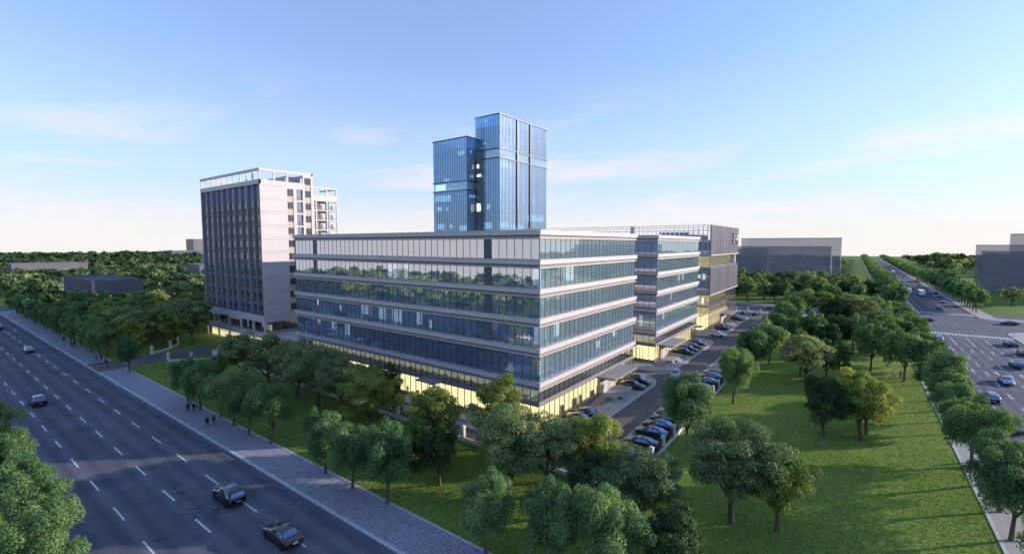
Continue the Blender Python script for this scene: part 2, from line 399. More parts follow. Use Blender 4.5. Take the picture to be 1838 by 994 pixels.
M['ghostL'] = make_ghost('massing_shell_solid', (0.17, 0.17, 0.21), 0.72)
def make_clad():
    m, nt, out = mat('ribbed_cladding'); co = worldco(nt, (1, 1, 0.06))
    n = noise(nt, co, 0.9, 5, 0.7)
    c = ramp(nt, n, [(0.3, (0.15, 0.155, 0.21)), (0.5, (0.19, 0.19, 0.245)), (0.72, (0.25, 0.24, 0.27))])
    principled(nt, out, c, 0.45, 0.4, 0.2); return m
M['clad'] = make_clad()
def make_carpaint():
    m, nt, out = mat('car_paint'); oi = nd(nt, 'ShaderNodeObjectInfo')
    p = principled(nt, out, oi.outputs['Color'], 0.35, 0.4, 0.0); p.inputs['Coat Weight'].default_value = 1.0; p.inputs['Coat Roughness'].default_value = 0.03; p.inputs['Coat IOR'].default_value = 1.6
    return m
M['car'] = make_carpaint()
M['carglass'] = plain('car_window', (0.14, 0.22, 0.42), 0.04, 0.1, 1.0, 1.0, 0.9)
M['tyre'] = plain('tyre', (0.015, 0.015, 0.016), 0.85, 0.1, 5.0)
M['rim'] = plain('rim', (0.5, 0.5, 0.52), 0.3, 0.05, 5.0, 0.5, 0.8)
M['head'] = plain('headlight', (0.75, 0.78, 0.8), 0.15, 0.05, 5.0, 0.8)
M['tail'] = plain('taillight', (0.30, 0.012, 0.015), 0.2, 0.05, 5.0, 0.6)
M['plate'] = plain('licence_plate', (0.30, 0.36, 0.55), 0.5, 0.05, 5.0)
M['trim'] = plain('black_trim', (0.02, 0.02, 0.022), 0.6, 0.05, 5.0)
M['grasspave'] = plain('grass_paver', (0.20, 0.26, 0.19), 0.85, 0.2, 1.2)
for nm, c in (('skin', (0.42, 0.26, 0.18)), ('hair', (0.012, 0.010, 0.010)), ('cloth_black', (0.012, 0.012, 0.016)), ('cloth_white', (0.6, 0.6, 0.62)), ('cloth_grey', (0.16, 0.18, 0.24)), ('cloth_red', (0.5, 0.02, 0.03)), ('cloth_brown', (0.16, 0.09, 0.04)), ('cloth_navy', (0.02, 0.025, 0.055)), ('shoe', (0.01, 0.01, 0.01))):
    M[nm] = plain(nm, c, 0.8, 0.1, 8.0)
# ------------------------------------------------------------------ ground, roads, pavements
def rect(mb, x0, x1, y0, y1, z, m=0): mb.quad((x0, y0, z), (x1, y0, z), (x1, y1, z), (x0, y1, z), m)
def rounded(x0, x1, y0, y1, rs, n=7):
    """rectangle with corner radii rs = (sw, se, ne, nw)"""
    pts = []
    for (cx, cy, r, a0) in ((x0 + rs[0], y0 + rs[0], rs[0], 180), (x1 - rs[1], y0 + rs[1], rs[1], 270), (x1 - rs[2], y1 - rs[2], rs[2], 0), (x0 + rs[3], y1 - rs[3], rs[3], 90)):
        if r <= 0: pts.append((cx, cy)); continue
        for k in range(n + 1):
            a = R(a0 + 90 * k / n); pts.append((cx + r * math.cos(a), cy + r * math.sin(a)))
    return pts
def kerbed(name, outer, z, mat_top, w=0.25, kz=0.02, label=None):
    """slab with a kerb ring round it"""
    c = np.mean(np.array(outer), axis=0)
    n = len(outer); inner = []
    for i in range(n):
        a, b, d = Vector(outer[i - 1]), Vector(outer[i]), Vector(outer[(i + 1) % n])
        e1 = (b - a).normalized(); e2 = (d - b).normalized()
        n1 = Vector((-e1.y, e1.x)); n2 = Vector((-e2.y, e2.x)); bis = (n1 + n2).normalized()
        inner.append(tuple(b + bis * (w / max(0.35, bis.dot(n1)))))
    mb = MB(); mb.prism(inner, -0.02, z, 0); o = struct(name, mb, M[mat_top], label)
    kb = MB()
    for i in range(n):
        j = (i + 1) % n
        a, b, c2, d = outer[i], outer[j], inner[j], inner[i]
        kb.quad((*a, z + kz), (*b, z + kz), (*c2, z + kz), (*d, z + kz))
        kb.quad((*a, -0.02), (*b, -0.02), (*b, z + kz), (*a, z + kz))
        kb.quad((*d, z + kz), (*c2, z + kz), (*c2, z - 0.02), (*d, z - 0.02))
    k = kb.build('kerb', M['kerb'], o)
    return o

mb = MB(); rect(mb, -1500, 800, -150, 1345, -0.03); struct('ground', mb, M['field'])
# left road (four lanes seen), its median and the far carriageway under the camera
mb = MB(); rect(mb, -640, 17, 8.9, 26.1, 0.0); left_road = struct('left_road', mb, M['asphaltL'])
mb = MB(); rect(mb, -640, 60, -14.0, 3.1, 0.0); struct('south_road', mb, M['asphalt'])
mb = MB(); rect(mb, -305, -283, -14, 400, -0.004); struct('west_cross_road', mb, M['asphalt'])
mb = MB(); rect(mb, 17.0, 39.0, -120, 1085, 0.004); right_road = struct('right_road', mb, M['asphaltR'])
mb = MB(); rect(mb, -283, 420, 214.5, 238.0, 0.0); struct('cross_road', mb, M['asphalt'])
mb = MB(); rect(mb, 17, 80, 197, 256, -0.004); struct('crossing', mb, M['asphalt'])
mb = MB(); rect(mb, -142.0, -131.6, 26.0, 58.0, 0.008); struct('entrance_road', mb, M['drive'])
mb = MB(); mb.poly([(-142, 39, 0.012), (-131.6, 39, 0.012), (-126, 46, 0.012), (-108, 52, 0.012), (-108, 57.5, 0.012), (-161, 57.5, 0.012), (-150, 48, 0.012)]); struct('forecourt', mb, M['drive'])

dash_me = MB(); dash_me.box(-1.87, 1.87, -0.085, 0.085, 0, 0.006); dash_me = dash_me.mesh('lane_dash', M['paint'])
for ln, yl in enumerate((21.68, 17.34, 12.98)):
    for k in range(-3, 42):
        obj('lane_dash', dash_me, left_road, (-23.4 - 9.42 * k + 0.55, yl, 0.004))
mb = MB()
for x in (20.55, 24.3, 28.03, 31.77, 35.45):
    for k in range(86): mb.box(x - 0.085, x + 0.085, 262 + 9.42 * k - 1.87, 262 + 9.42 * k + 1.87, 0.006, 0.012)
mb.build('far_lane_dashes', M['paint'], right_road, kind='stuff')
dash2 = MB(); dash2.box(-0.085, 0.085, -1.87, 1.87, 0, 0.006); dash2 = dash2.mesh('lane_dash', M['paint'])
line2 = MB(); line2.box(-0.085, 0.085, -6.4, 6.4, 0, 0.006); line2 = line2.mesh('stop_lane_line', M['paint'])
for x in (20.55, 24.3, 28.03, 31.77, 35.45):
    obj('stop_lane_line', line2, right_road, (x, 182.6, 0.004))
    for k in range(14): obj('lane_dash', dash2, right_road, (x, 168.5 - 9.4 * k, 0.004))
def zebra(y, x0, x1, h):
    z = MB(); x = x0
    while x < x1: z.box(x, x + 0.46, y - h, y + h, 0.006, 0.012); x += 0.80
    z.build('zebra_crossing', M['paint'], right_road, kind='stuff')
zebra(196.3, 17.6, 38.8, 1.8); zebra(252.6, 17.6, 38.8, 1.9)
mb = MB(); mb.box(18, 38.5, 190.6, 190.85, 0.006, 0.012); mb.build('stop_line', M['paint'], right_road)
def arrow(turn):
    a = MB()
    a.box(-0.09, 0.09, -1.6, 0.9, 0, 0.006)
    if turn == 0: a.poly([(-0.32, 0.9, 0.006), (0.32, 0.9, 0.006), (0, 2.2, 0.006)])
    else:
        a.box(min(0, turn * 0.7), max(0, turn * 0.7), 0.7, 0.9, 0.0005, 0.0062)
        a.poly([(turn * 0.7, 0.35, 0.006), (turn * 0.7, 1.25, 0.006), (turn * 1.5, 0.8, 0.006)][::turn])
    return a.mesh('lane_arrow', M['paint'])
arrows = [arrow(0), arrow(1), arrow(-1)]
for i, x in enumerate((18.8, 22.4, 26.15, 29.9, 33.6, 37.2)):
    for y in (167.5, 141.5): obj('lane_arrow', arrows[(1, 0, 0, 0, 2, 0)[i]], right_road, (x, y, 0.004))
for i, (x, y) in enumerate(((-218, 23.9), (-218, 19.5), (-218, 15.2))): obj('lane_arrow', arrows[i % 3], left_road, (x, y, 0.004), math.pi / 2)

# left pavement with herringbone pavers
left_pav = MB()
for x0, x1 in ((-282, -142.2), (-131.4, 11.8)):
    left_pav.box(x0, x1, 26.42, 30.85, -0.02, 0.085)
left_pav = struct('left_pavement', left_pav, M['joint'])
k = MB()
for x0, x1 in ((-282, -142.2), (-131.4, 11.8)): k.box(x0, x1, 26.1, 26.42, -0.02, 0.14)
k.build('kerb', M['kerb'], left_pav)
k = MB()
for x0, x1 in ((-282, -142.2), (-131.4, 11.8)): k.box(x0, x1, 30.85, 31.08, -0.02, 0.15)
k.box(-142.45, -142.2, 26.4, 31, -0.02, 0.139); k.box(-131.4, -131.15, 26.4, 31, -0.02, 0.139)
k.build('edging', M['kerb'], left_pav)
k = MB(); k.box(-142.2, -131.4, 26.1, 26.36, -0.02, 0.035); k.build('drop_kerb', M['kerb'], left_pav)
PL, PWD = 0.80, 0.40
pv_h = MB(); pv_h.box(-PL / 2 + .028, PL / 2 - .028, -PWD / 2 + .028, PWD / 2 - .028, 0, 0.03); pv_h = pv_h.mesh('paver', M['paver'])
pv_v = MB(); pv_v.box(-PWD / 2 + .028, PWD / 2 - .028, -PL / 2 + .028, PL / 2 - .028, 0, 0.03); pv_v = pv_v.mesh('paver', M['paver'])
rng = random.Random(3)
spots = []
for i in range(-720, 60):
    for j in range(-3, 14):
        # 2:1 herringbone on a PWD grid
        gx = i * PWD; gy = j * PWD
        ph = (i - j) % 4
        if ph == 0: spots.append((gx + PWD, gy + PWD / 2, 0))            # horizontal piece
        elif ph == 3: spots.append((gx + PWD / 2, gy + PWD, 1))          # vertical piece
spots = [(x, 26.42 + y, v) for x, y, v in spots if (-282 < x < -142.8 or -130.9 < x < 11)]
def inside(x, y, v):
    hx, hy = (PL / 2, PWD / 2) if v == 0 else (PWD / 2, PL / 2)
    return y - hy > 26.40 and y + hy < 30.87
full = [s for s in spots if inside(*s)]
near = sorted([s for s in full if -49 < s[0] < -19.5], key=lambda s: abs(s[0] + 27) + abs(s[1] - 28) * 0.2)[:300]
ns = set(near)
for x, y, v in near:
    obj('paver', pv_h if v == 0 else pv_v, left_pav, (x, y, 0.083 + rng.uniform(-0.004, 0.004)))
mb = MB()
for x, y, v in spots:
    if (x, y, v) in ns or x < -190: continue
    hx, hy = (PL / 2, PWD / 2) if v == 0 else (PWD / 2, PL / 2)
    y0, y1 = max(26.43, y - hy + .028), min(30.84, y + hy - .028)
    if y1 - y0 < 0.08: continue
    z = 0.083 + rng.uniform(-0.004, 0.004)
    mb.box(x - hx + .028, x + hx - .028, y0, y1, z, z + 0.03)
mb.build('pavers', M['paver'], left_pav, kind='stuff')
mb = MB(); mb.box(-282, -190, 26.43, 30.84, 0.07, 0.112); mb.build('far_paving', M['paver'], left_pav)

# lawns
mb = MB(); mb.box(-131.1, -19.95, 31.08, 47.2, -0.02, 0.10); mb.box(-19.95, 12.1, 31.08, 205.0, -0.02, 0.10); struct('lawn', mb, M['grass'])
mb = MB(); mb.box(-282, -142.5, 31.08, 210, -0.02, 0.09); struct('west_lawn', mb, M['grass'])
mb = MB(); mb.box(-640, 16.8, 3.35, 8.65, -0.02, 0.10); md = struct('median', mb, M['grass'])
k = MB(); k.box(-640, 16.8, 8.65, 8.9, -0.02, 0.14); k.box(-640, 16.8, 3.1, 3.35, -0.02, 0.14); k.build('kerb', M['kerb'], md)
# right-hand pavements
def strip(name, x0, x1, y0, y1, kx0, kx1):
    mb = MB(); mb.box(x0, x1, y0, y1, -0.02, 0.11); o = struct(name, mb, M['plaza'])
    k = MB(); k.box(kx0, kx1, y0, y1, -0.02, 0.15); k.build('kerb', M['kerb'], o); return o
strip('park_pavement', 12.4, 16.7, 31.1, 207, 16.7, 17.0)
k = MB(); k.box(12.1, 12.4, 31.1, 205, -0.02, 0.17); k.build('edging', M['kerb'], bpy.data.objects['park_pavement'])
strip('far_west_pavement', 18.5, 22.3, 246, 1085, 22.3, 22.6)
k = MB(); k.box(11.4, 12.0, 246, 1085, -0.02, 0.16); k.build('edging', M['kerb'], bpy.data.objects['far_west_pavement'])
strip('far_east_pavement', 39.3, 44.0, 256, 1085, 39.0, 39.3)
strip('east_pavement', 39.6, 46, -100, 200, 39.3, 39.6)
kerbed('corner_pavement', rounded(39.3, 200, 200, 212.5, (0.1, 0, 0, 9)), 0.11, 'plaza')
kerbed('northeast_pavement', rounded(39.0, 300, 240, 246, (14 if False else 5, 0, 0, 0)), 0.11, 'plaza')
mb = MB(); mb.prism([(39.2, 262), (39.2, 246), (44, 246), (44.1, 262)], -0.02, 0.108); struct('northeast_corner', mb, M['plaza'])
kerbed('northwest_pavement', [(-280, 238.0), (11, 238.0), (17, 240), (22, 246), (12, 246), (8, 242.5), (-280, 242.5)], 0.11, 'plaza')
kerbed('southwest_pavement', [(-125, 206.5), (10, 206.0), (16.9, 206.9), (15, 211), (9, 214.5), (-125, 214.5)], 0.11, 'plaza')
# compound: asphalt drive, building islands, parking strip
mb = MB(); rect(mb, -124, -25.45, 47.9, 206, 0.004); drive = struct('drive', mb, M['drive'])
kerbed('island_front', rounded(-106, -30.6, 51.5, 95.6, (1, 2.0, 6.5, 1)), 0.12, 'plaza')
kerbed('island_middle', rounded(-106, -30.7, 98.9, 142.9, (1, 6.5, 6.0, 1)), 0.12, 'plaza')
kerbed('island_rear', rounded(-152, -30.8, 147.2, 197.8, (1, 6.0, 7.0, 1)), 0.12, 'plaza')
mb = MB(); rect(mb, -25.45, -19.95, 47.9, 200, 0.006); park = struct('parking_strip', mb, M['grasspave'])
k = MB(); k.box(-25.6, -25.3, 48, 200, -0.01, 0.05); k.build('edge_strip', M['kerb'], park)
k = MB()
y = 50.0
while y < 199: k.box(-25.2, -20.0, y - 0.06, y + 0.06, 0.008, 0.014); y += 2.55
k.build('bay_lines', M['paint'], park, kind='stuff')
k = MB(); y = 48.2
while y < 150:
    x = -25.1
    while x < -20.2: k.box(x + .04, x + .36, y + .04, y + .36, 0.008, 0.02); x += 0.42
    y += 0.42
k.build('grid_pavers', M['plaza'], park, kind='stuff')
mb = MB(); rect(mb, -45, -20, 199.5, 206.5, 0.01); struct('rear_parking', mb, M['grasspave'])
# ------------------------------------------------------------------ office blocks A and B
def ring_box(mb, x0, x1, y0, y1, z0, z1, m=0): mb.box(x0, x1, y0, y1, z0, z1, m)
M['louvre'] = plain('louvre_blade', (0.16, 0.18, 0.24), 0.5, 0.08, 1.0)
BANDS = [30.05, 25.74, 21.52, 17.19, 12.83, 7.77]
BH = 1.28
def office(name, label, x0, x1, y0, y1, pane_budget, louvers, door_x=None):
    root = thing(name, label, 'building', ((x0 + x1) / 2, (y0 + y1) / 2, 0))
    gi = 0.42                                   # glass set back from the fascia
    for i, t in enumerate(BANDS):
        mb = MB()
        mb.box(x0 - .06, x1 + .06, y0 - .06, y1 + .06, t - 0.13, t, 0)          # top lip
        mb.box(x0, x1, y0, y1, t - 0.72, t - 0.13, 0)                           # fascia
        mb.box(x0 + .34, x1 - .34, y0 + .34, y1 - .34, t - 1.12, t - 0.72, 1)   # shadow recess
        mb.box(x0 + .12, x1 - .12, y0 + .12, y1 - .12, t - BH, t - 1.12, 0)     # lower lip
        if i == 0:
            mb.box(x0 + .5, x1 - .5, y0 + .5, y1 - .5, t, t + 0.02, 2)
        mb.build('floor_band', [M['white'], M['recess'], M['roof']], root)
    # glazing
    gx0, gx1, gy0, gy1 = x0 + gi, x1 - gi, y0 + gi, y1 - gi
    nx = round((gx1 - gx0) / 1.487); ny = round((gy1 - gy0) / 1.49)
    sx = (gx1 - gx0) / nx; sy = (gy1 - gy0) / ny
    rows = [(BANDS[i + 1], BANDS[i] - BH) for i in range(5)]
    mull = MB(); rest = [MB(), MB()]; made = 0; louv = MB()
    def pane_mesh(w, h, axis, m):
        p = MB()
        if axis == 'x': p.box(-w / 2, w / 2, -0.012, 0.012, 0, h)
        else: p.box(-0.012, 0.012, -w / 2, w / 2, 0, h)
        return p.mesh('pane', m)
    bx, by, _ = wloc(root)
    lz = {}
    for face in ('front', 'side', 'back', 'west'):
        axis = 'x' if face in ('front', 'back') else 'y'
        n, s, a0 = (nx, sx, gx0) if axis == 'x' else (ny, sy, gy0)
        fixed = {'front': gy0, 'back': gy1, 'side': gx1, 'west': gx0}[face]
        gm = M['glassA'] if axis == 'x' else M['glassR']
        for r, (z0, z1) in enumerate(rows):
            key = (axis, r)
            if key not in lz: lz[key] = pane_mesh(s - 0.05, z1 - z0 - 0.06, axis, gm)
            for kx in range(n):
                c = a0 + s * (kx + 0.5)
                if face == 'front' and kx in louvers:
                    z = z0 + 0.1
                    while z < z1 - 0.05: louv.box(c - s / 2 + .05, c + s / 2 - .05, fixed - .06, fixed + .03, z, z + 0.1); z += 0.21
                    continue
                solo = made < pane_budget and (face == 'front' or (face == 'side' and r < 4 and (r < 3 or kx < 18)))
                if solo:
                    loc = (c - bx, fixed - by, z0 + 0.03) if axis == 'x' else (fixed - bx, c - by, z0 + 0.03)
                    obj('pane', lz[key], root, loc); made += 1
                else:
                    q = rest[0 if axis == 'x' else 1]
                    if axis == 'x': q.box(c - s / 2 + .025, c + s / 2 - .025, fixed - .012, fixed + .012, z0 + .03, z1 - .03)
                    else: q.box(fixed - .012, fixed + .012, c - s / 2 + .025, c + s / 2 - .025, z0 + .03, z1 - .03)
            for kx in range(n + 1):
                c = a0 + s * kx; d = 0.035 if 0 < kx < n else 0.06
                if axis == 'x': mull.box(c - d, c + d, fixed - .05, fixed + .09, z0, z1)
                else: mull.box(fixed - .05, fixed + .05, c - d, c + d, z0 + .001, z1 - .001)
            if axis == 'x':
                mull.box(a0 + .07, a0 + n * s - .07, fixed - .04, fixed + .06, z0, z0 + .05); mull.box(a0 + .07, a0 + n * s - .07, fixed - .04, fixed + .06, z1 - .05, z1)
            else:
                mull.box(fixed - .04, fixed + .04, a0 + .07, a0 + n * s - .07, z0, z0 + .05); mull.box(fixed - .04, fixed + .04, a0 + .07, a0 + n * s - .07, z1 - .05, z1)
        # mezzanine and ground floor
        for kx in range(n):
            c = a0 + s * (kx + .5)
            for (za, zb, mi) in ((4.77, BANDS[5] - BH, 0), (0.78, 4.02, 1)):
                q = lz.setdefault(('g', mi), MB())
                if axis == 'x': q.box(c - s / 2 + .025, c + s / 2 - .025, fixed - .012, fixed + .012, za, zb)
                else: q.box(fixed - .012, fixed + .012, c - s / 2 + .025, c + s / 2 - .025, za, zb)
        for kx in range(n + 1):
            c = a0 + s * kx
            if axis == 'x': mull.box(c - .035, c + .035, fixed - .05, fixed + .09, 0.78, BANDS[5] - BH - .002)
            else: mull.box(fixed - .05, fixed + .05, c - .035, c + .035, 0.782, BANDS[5] - BH - .004)
    for q, gm in zip(rest, (M['glassA'], M['glassR'])):
        if q.f: q.build('panes', gm, root, kind='stuff')
    lz[('g', 0)].build('mezzanine_panes', M['glassC'], root, kind='stuff')
    lz[('g', 1)].build('ground_panes', M['glassG'], root, kind='stuff')
    mull.build('mullions', M['mull'], root, kind='stuff')
    if louv.f: louv.build('louvres', M['louvre'], root, kind='stuff')
    # dark spandrel over the ground floor, plinth
    mb = MB()
    for (a, b, c, d) in ((gx0 - .14, gx1 + .14, gy0 - .14, gy0 + .12), (gx0 - .14, gx1 + .14, gy1 - .12, gy1 + .14), (gx0 - .14, gx0 + .12, gy0 + .12, gy1 - .12), (gx1 - .12, gx1 + .14, gy0 + .12, gy1 - .12)):
        mb.box(a, b, c, d, 4.02, 4.77)
    mb.build('spandrel', M['darkband'], root)
    mb = MB()
    for (a, b, c, d) in ((gx0 - .1, gx1 + .1, gy0 - .1, gy0 + .3), (gx0 - .1, gx1 + .1, gy1 - .3, gy1 + .1), (gx0 - .1, gx0 + .3, gy0 + .3, gy1 - .3), (gx1 - .3, gx1 + .1, gy0 + .3, gy1 - .3)):
        mb.box(a, b, c, d, 0.05, 0.78)
    mb.build('plinth', M['plinth'], root)
    # interior: core, columns, lit rooms
    mb = MB(); mb.box(gx0 + .16, gx1 - .16, gy0 + .16, gy1 - .16, 4.3, 4.62); mb.build('mezzanine_floor', M['slab'], root)
    mb = MB(); mb.box(gx0 + 9, gx1 - 9, gy0 + 8, gy1 - 8, 6.5, 28.7, 0)
    mb.build('core', M['core'], root)
    mb = MB()
    for z0, z1 in rows:
        x = gx0 + 3.0
        while x < gx1 - 1:
            mb.box(x - .35, x + .35, gy0 + 2.2, gy0 + 2.9, z0, z1); mb.box(x - .35, x + .35, gy1 - 2.9, gy1 - 2.2, z0, z1); x += 8.9
        y = gy0 + 6
        while y < gy1 - 1:
            mb.box(gx1 - 2.6, gx1 - 1.95, y - .33, y + .33, z0, z1); y += 4.47
    mb.build('interior_columns', M['column'], root, kind='stuff')
    return root, (gx0, gx1, gy0, gy1)

A, ga = office('office_building', 'long six-storey office block with white bands, nearest building behind the front lawn', -103.4, -35.97, 55.59, 92.45, 286, (5, 38))
gx0, gx1, gy0, gy1 = ga
def lit(root, name, boxes, m):
    mb = MB()
    for b in boxes: mb.box(*b)
    return mb.build(name, M[m], root)
# lit ground floor and mezzanine
mb = MB(); mb.box(gx0 + 1, gx1 - 1.3, gy0 + 1.1, gy1 - 1.1, 0.3, 4.05); mb.build('lit_ground_floor', M['warm'], A)
mb = MB(); mb.box(gx0 + 2, gx1 - 2.4, gy0 + 2.2, gy1 - 2.2, 4.64, 6.45); mb.build('lit_mezzanine', M['warm2'], A)
rr = random.Random(11)
mb = MB()
x = gx0 + 2
while x < gx1 - 3:
    w_ = rr.uniform(.3, 1.6); mb.box(x, x + w_, gy0 + .7, gy0 + 1.0, 0.3, rr.uniform(1.0, 1.9)); x += rr.uniform(2.5, 6.5)
y = gy0 + 3
while y < gy1 - 3:
    w_ = rr.uniform(.3, 1.4); mb.box(gx1 - 1.2, gx1 - .9, y, y + w_, 0.3, rr.uniform(1.0, 1.8)); y += rr.uniform(2.5, 6)
mb.build('furniture', M['tan'], A, kind='stuff')
bx = []
x = gx0 + 1.5
while x < gx1 - 2:
    bx.append((x, x + 0.7, gy0 + 0.8, gy0 + 1.3, 4.8, 5.25)); x += 2.97
lit(A, 'desks', bx, 'column')
lit(A, 'lit_room', [(-72.5, -69.2, gy0 + 1.6, gy0 + 1.75, 21.6, 24.3), (-67.7, -66.6, gy0 + 1.6, gy0 + 1.7, 21.6, 24.3), (-36.9, -36.7, gy0 + 0.4, gy0 + 0.9, 21.6, 24.3)], 'cool')
lit(A, 'lit_room', [(-81.5, -79.0, gy0 + 2.0, gy0 + 2.1, 13.6, 15.6), (-75.6, -73.4, gy0 + 1.6, gy0 + 1.7, 13.2, 15.7), (-71.5, -68.8, gy0 + 1.8, gy0 + 1.9, 13.1, 15.6), (-64.2, -62.9, gy0 + 1.5, gy0 + 1.6, 13.2, 15.6), (-60.9, -60.3, gy0 + 1.5, gy0 + 1.6, 13, 14.4), (-88.5, -87.9, gy0 + 1.5, gy0 + 1.6, 13.6, 15.0), (-97, -96.6, gy0 + 1.5, gy0 + 1.6, 14.3, 15.5), (-37.6, -36.8, gy0 + .5, gy0 + .9, 13.2, 15.8)], 'cool')
lit(A, 'screen', [(-79.0, -77.6, gy0 + 1.9, gy0 + 2.0, 13.3, 15.3), (-94.5, -93.9, gy0 + 1.5, gy0 + 1.6, 13.8, 14.9)], 'lampred')
lit(A, 'lit_room', [(-92, -90.8, gy0 + 1.7, gy0 + 1.8, 9.3, 11.3), (-87.3, -85.7, gy0 + 1.9, gy0 + 2, 8.6, 11.4), (-97.2, -96.6, gy0 + 1.7, gy0 + 1.8, 10, 11.3), (-37.2, -36.9, gy0 + .9, gy0 + 1.2, 8.5, 10.7)], 'cool')
lit(A, 'lit_room', [(gx1 - 1.9, gx1 - 1.8, 58.3, 60.6, 13.0, 15.7), (gx1 - 1.9, gx1 - 1.8, 63.3, 64.7, 13.1, 15.3), (gx1 - 1.7, gx1 - 1.6, 66.6, 69.0, 21.9, 24.4), (gx1 - 1.9, gx1 - 1.8, 57.2, 59, 21.8, 24.3), (gx1 - 1.9, gx1 - 1.8, 86.0, 87.4, 9.5, 11.5), (gx1 - 1.7, gx1 - 1.6, 78.4, 79.5, 8.6, 9.8)], 'cool')

def porch(root, x, y, name='porch'):
    """entrance canopy, doors, landing and ramp on an east face"""
    mb = MB(); mb.box(x, x + 3.6, y - 4.4, y + 6.0, 4.05, 4.32); mb.box(x, x + 3.3, y - 4.1, y + 5.7, 3.9, 4.05); mb.build('canopy', M['canopy'], root)
    mb = MB(); mb.box(x - .2, x + .35, y - 3.4, y + 3.2, 0.7, 4.0); w = mb.build('entrance_wall', M['tan'], root)
    for dy in (-1.6, 1.4):
        d = MB(); d.box(x + .36, x + .42, y + dy - .85, y + dy + .85, 0.75, 3.4); d.build('door', M['white'], w)
    mb = MB(); mb.box(x + .3, x + 3.2, y - 3.6, y + 4.6, 0.02, 0.74); mb.build('landing', M['plaza'], root)
    mb = MB(); mb.prism([(x + .3, y - 8.3), (x + 2.0, y - 8.3), (x + 2.0, y - 3.6), (x + .3, y - 3.6)], 0.05, 0.14); 
    n = len(mb.v) - 4
    mb.v[n + 2] = (x + 2.0, y - 3.6, .74); mb.v[n + 3] = (x + .3, y - 3.6, .74)
    mb.build('ramp', M['plinth'], root)
    mb = MB()
    for i in range(4): mb.box(x + 3.2, x + 3.2 + 0.32 * (4 - i), y - 1.8, y + 2.5, 0.02, 0.15 + 0.148 * i)
    mb.build('steps', M['plaza'], root)
porch(A, gx1 + .1, 79.2)
# front entrance terrace, door and little canopy
mb = MB(); mb.box(-64.5, -47.5, 52.4, 55.9, 0.1, 0.62); mb.build('terrace', M['plaza'], A)
mb = MB(); mb.box(-60.6, -56.0, 53.7, 56.0, 4.3, 4.5); mb.build('entrance_canopy', M['canopy'], A)
d = MB()
for x in (-59.4, -58.2, -57.0): d.box(x - .05, x + .05, gy0 - .2, gy0 - .06, 0.8, 3.3)
d.box(-59.45, -56.95, gy0 - .2, gy0 - .06, 3.3, 3.4); d.build('door_frame', M['mull'], A)

B, gb = office('office_building', 'six-storey office block with white bands, second along the drive', -103.4, -35.97, 105.2, 141.0, 0, ())
mb = MB(); mb.box(gb[0] + 1, gb[1] - 1.2, gb[2] + 1.0, gb[3] - 1.1, 0.3, 4.05); mb.build('lit_ground_floor', M['warm'], B)
mb = MB(); mb.box(gb[0] + 2, gb[1] - 2.4, gb[2] + 1.4, gb[3] - 2.2, 4.64, 6.45); mb.build('lit_mezzanine', M['warm2'], B)
lit(B, 'lit_room', [(gb[1] - 1.9, gb[1] - 1.8, 128, 129.5, 18, 20), (gb[1] - 1.9, gb[1] - 1.8, 132, 133.2, 18, 20), (gb[1] - 1.9, gb[1] - 1.8, 116, 117.5, 9, 11.3), (gb[1] - 1.9, gb[1] - 1.8, 109, 110.2, 9, 10.5), (gb[1] - 4.5, gb[1] - 3.6, gb[2] + 1.4, gb[2] + 1.5, 8.4, 11), (gb[1] - 1.9, gb[1] - 1.8, 122, 123, 13.4, 15)], 'cool')
porch(B, gb[1] + .1, 111.8)
mb = MB(); mb.box(-42.5, -40.6, 103.4, 105.5, 3.95, 4.15); mb.build('side_canopy', M['canopy'], B)
mb = MB(); mb.box(gb[1], gb[1] + 2.2, 137.0, 140.4, 4.1, 4.3); mb.build('end_canopy', M['canopy'], B)
d = MB()
for x in (-42.0, -41.0, -40.0): d.box(x - .05, x + .05, gb[2] - .2, gb[2] - .06, 0.2, 3.3)
d.box(-42, -40, gb[2] - .2, gb[2] - .06, 3.3, 3.4); d.build('door_frame', M['mull'], B)
mb = MB(); mb.box(-90, -60, 112, 130, 30.07, 31.4); mb.build('roof_plant', M['metal'], B)

# ------------------------------------------------------------------ block C: fins, ribbed cladding, lit base
def fins(mb, axis, a0, a1, step, fixed, dep, z0, z1, w=0.06):
    a = a0
    while a <= a1 + 1e-6:
        if axis == 'x': mb.box(a - w, a + w, min(fixed, fixed + dep), max(fixed, fixed + dep), z0, z1)
        else: mb.box(min(fixed, fixed + dep), max(fixed, fixed + dep), a - w, a + w, z0, z1)
        a += step
cx0, cx1, cy0, cy1 = -117.5, -36.0, 153.5, 195.6
C = thing('lab_building', 'glass block with ribbed grey cladding and lettering on its upper wall, farthest along the drive', 'building', ((cx0 + cx1) / 2, (cy0 + cy1) / 2, 0))
mb = MB()
fins(mb, 'x', cx0 + .6, cx1 - .1, 1.48, cy0 + .30, -0.34, 12.0, 34.0, 0.07)
for z in (12.0, 20.6, 24.6, 29.2, 33.2, 33.9): mb.box(cx0, cx1 - .05, cy0 - .02, cy0 + .28, z - .09, z + .09)
mb.build('fins', M['metal'], C, kind='stuff')
mb = MB(); fins(mb, 'x', cx0 + .6, cx1 - .1, 1.48, cy0 + .2, -0.12, 0.15, 12.0, 0.04)
fins(mb, 'y', cy0 + .6, cy1 - .4, 1.48, cx1 - .2, 0.12, 0.15, 12.0, 0.04)
for z in (4.3, 8.2): mb.box(cx0, cx1 - .3, cy0 + .1, cy0 + .2, z - .06, z + .06); mb.box(cx1 - .3, cx1 - .2, cy0 + .3, cy1 - .3, z - .06, z + .06)
mb.build('base_mullions', M['recess'], C, kind='stuff')
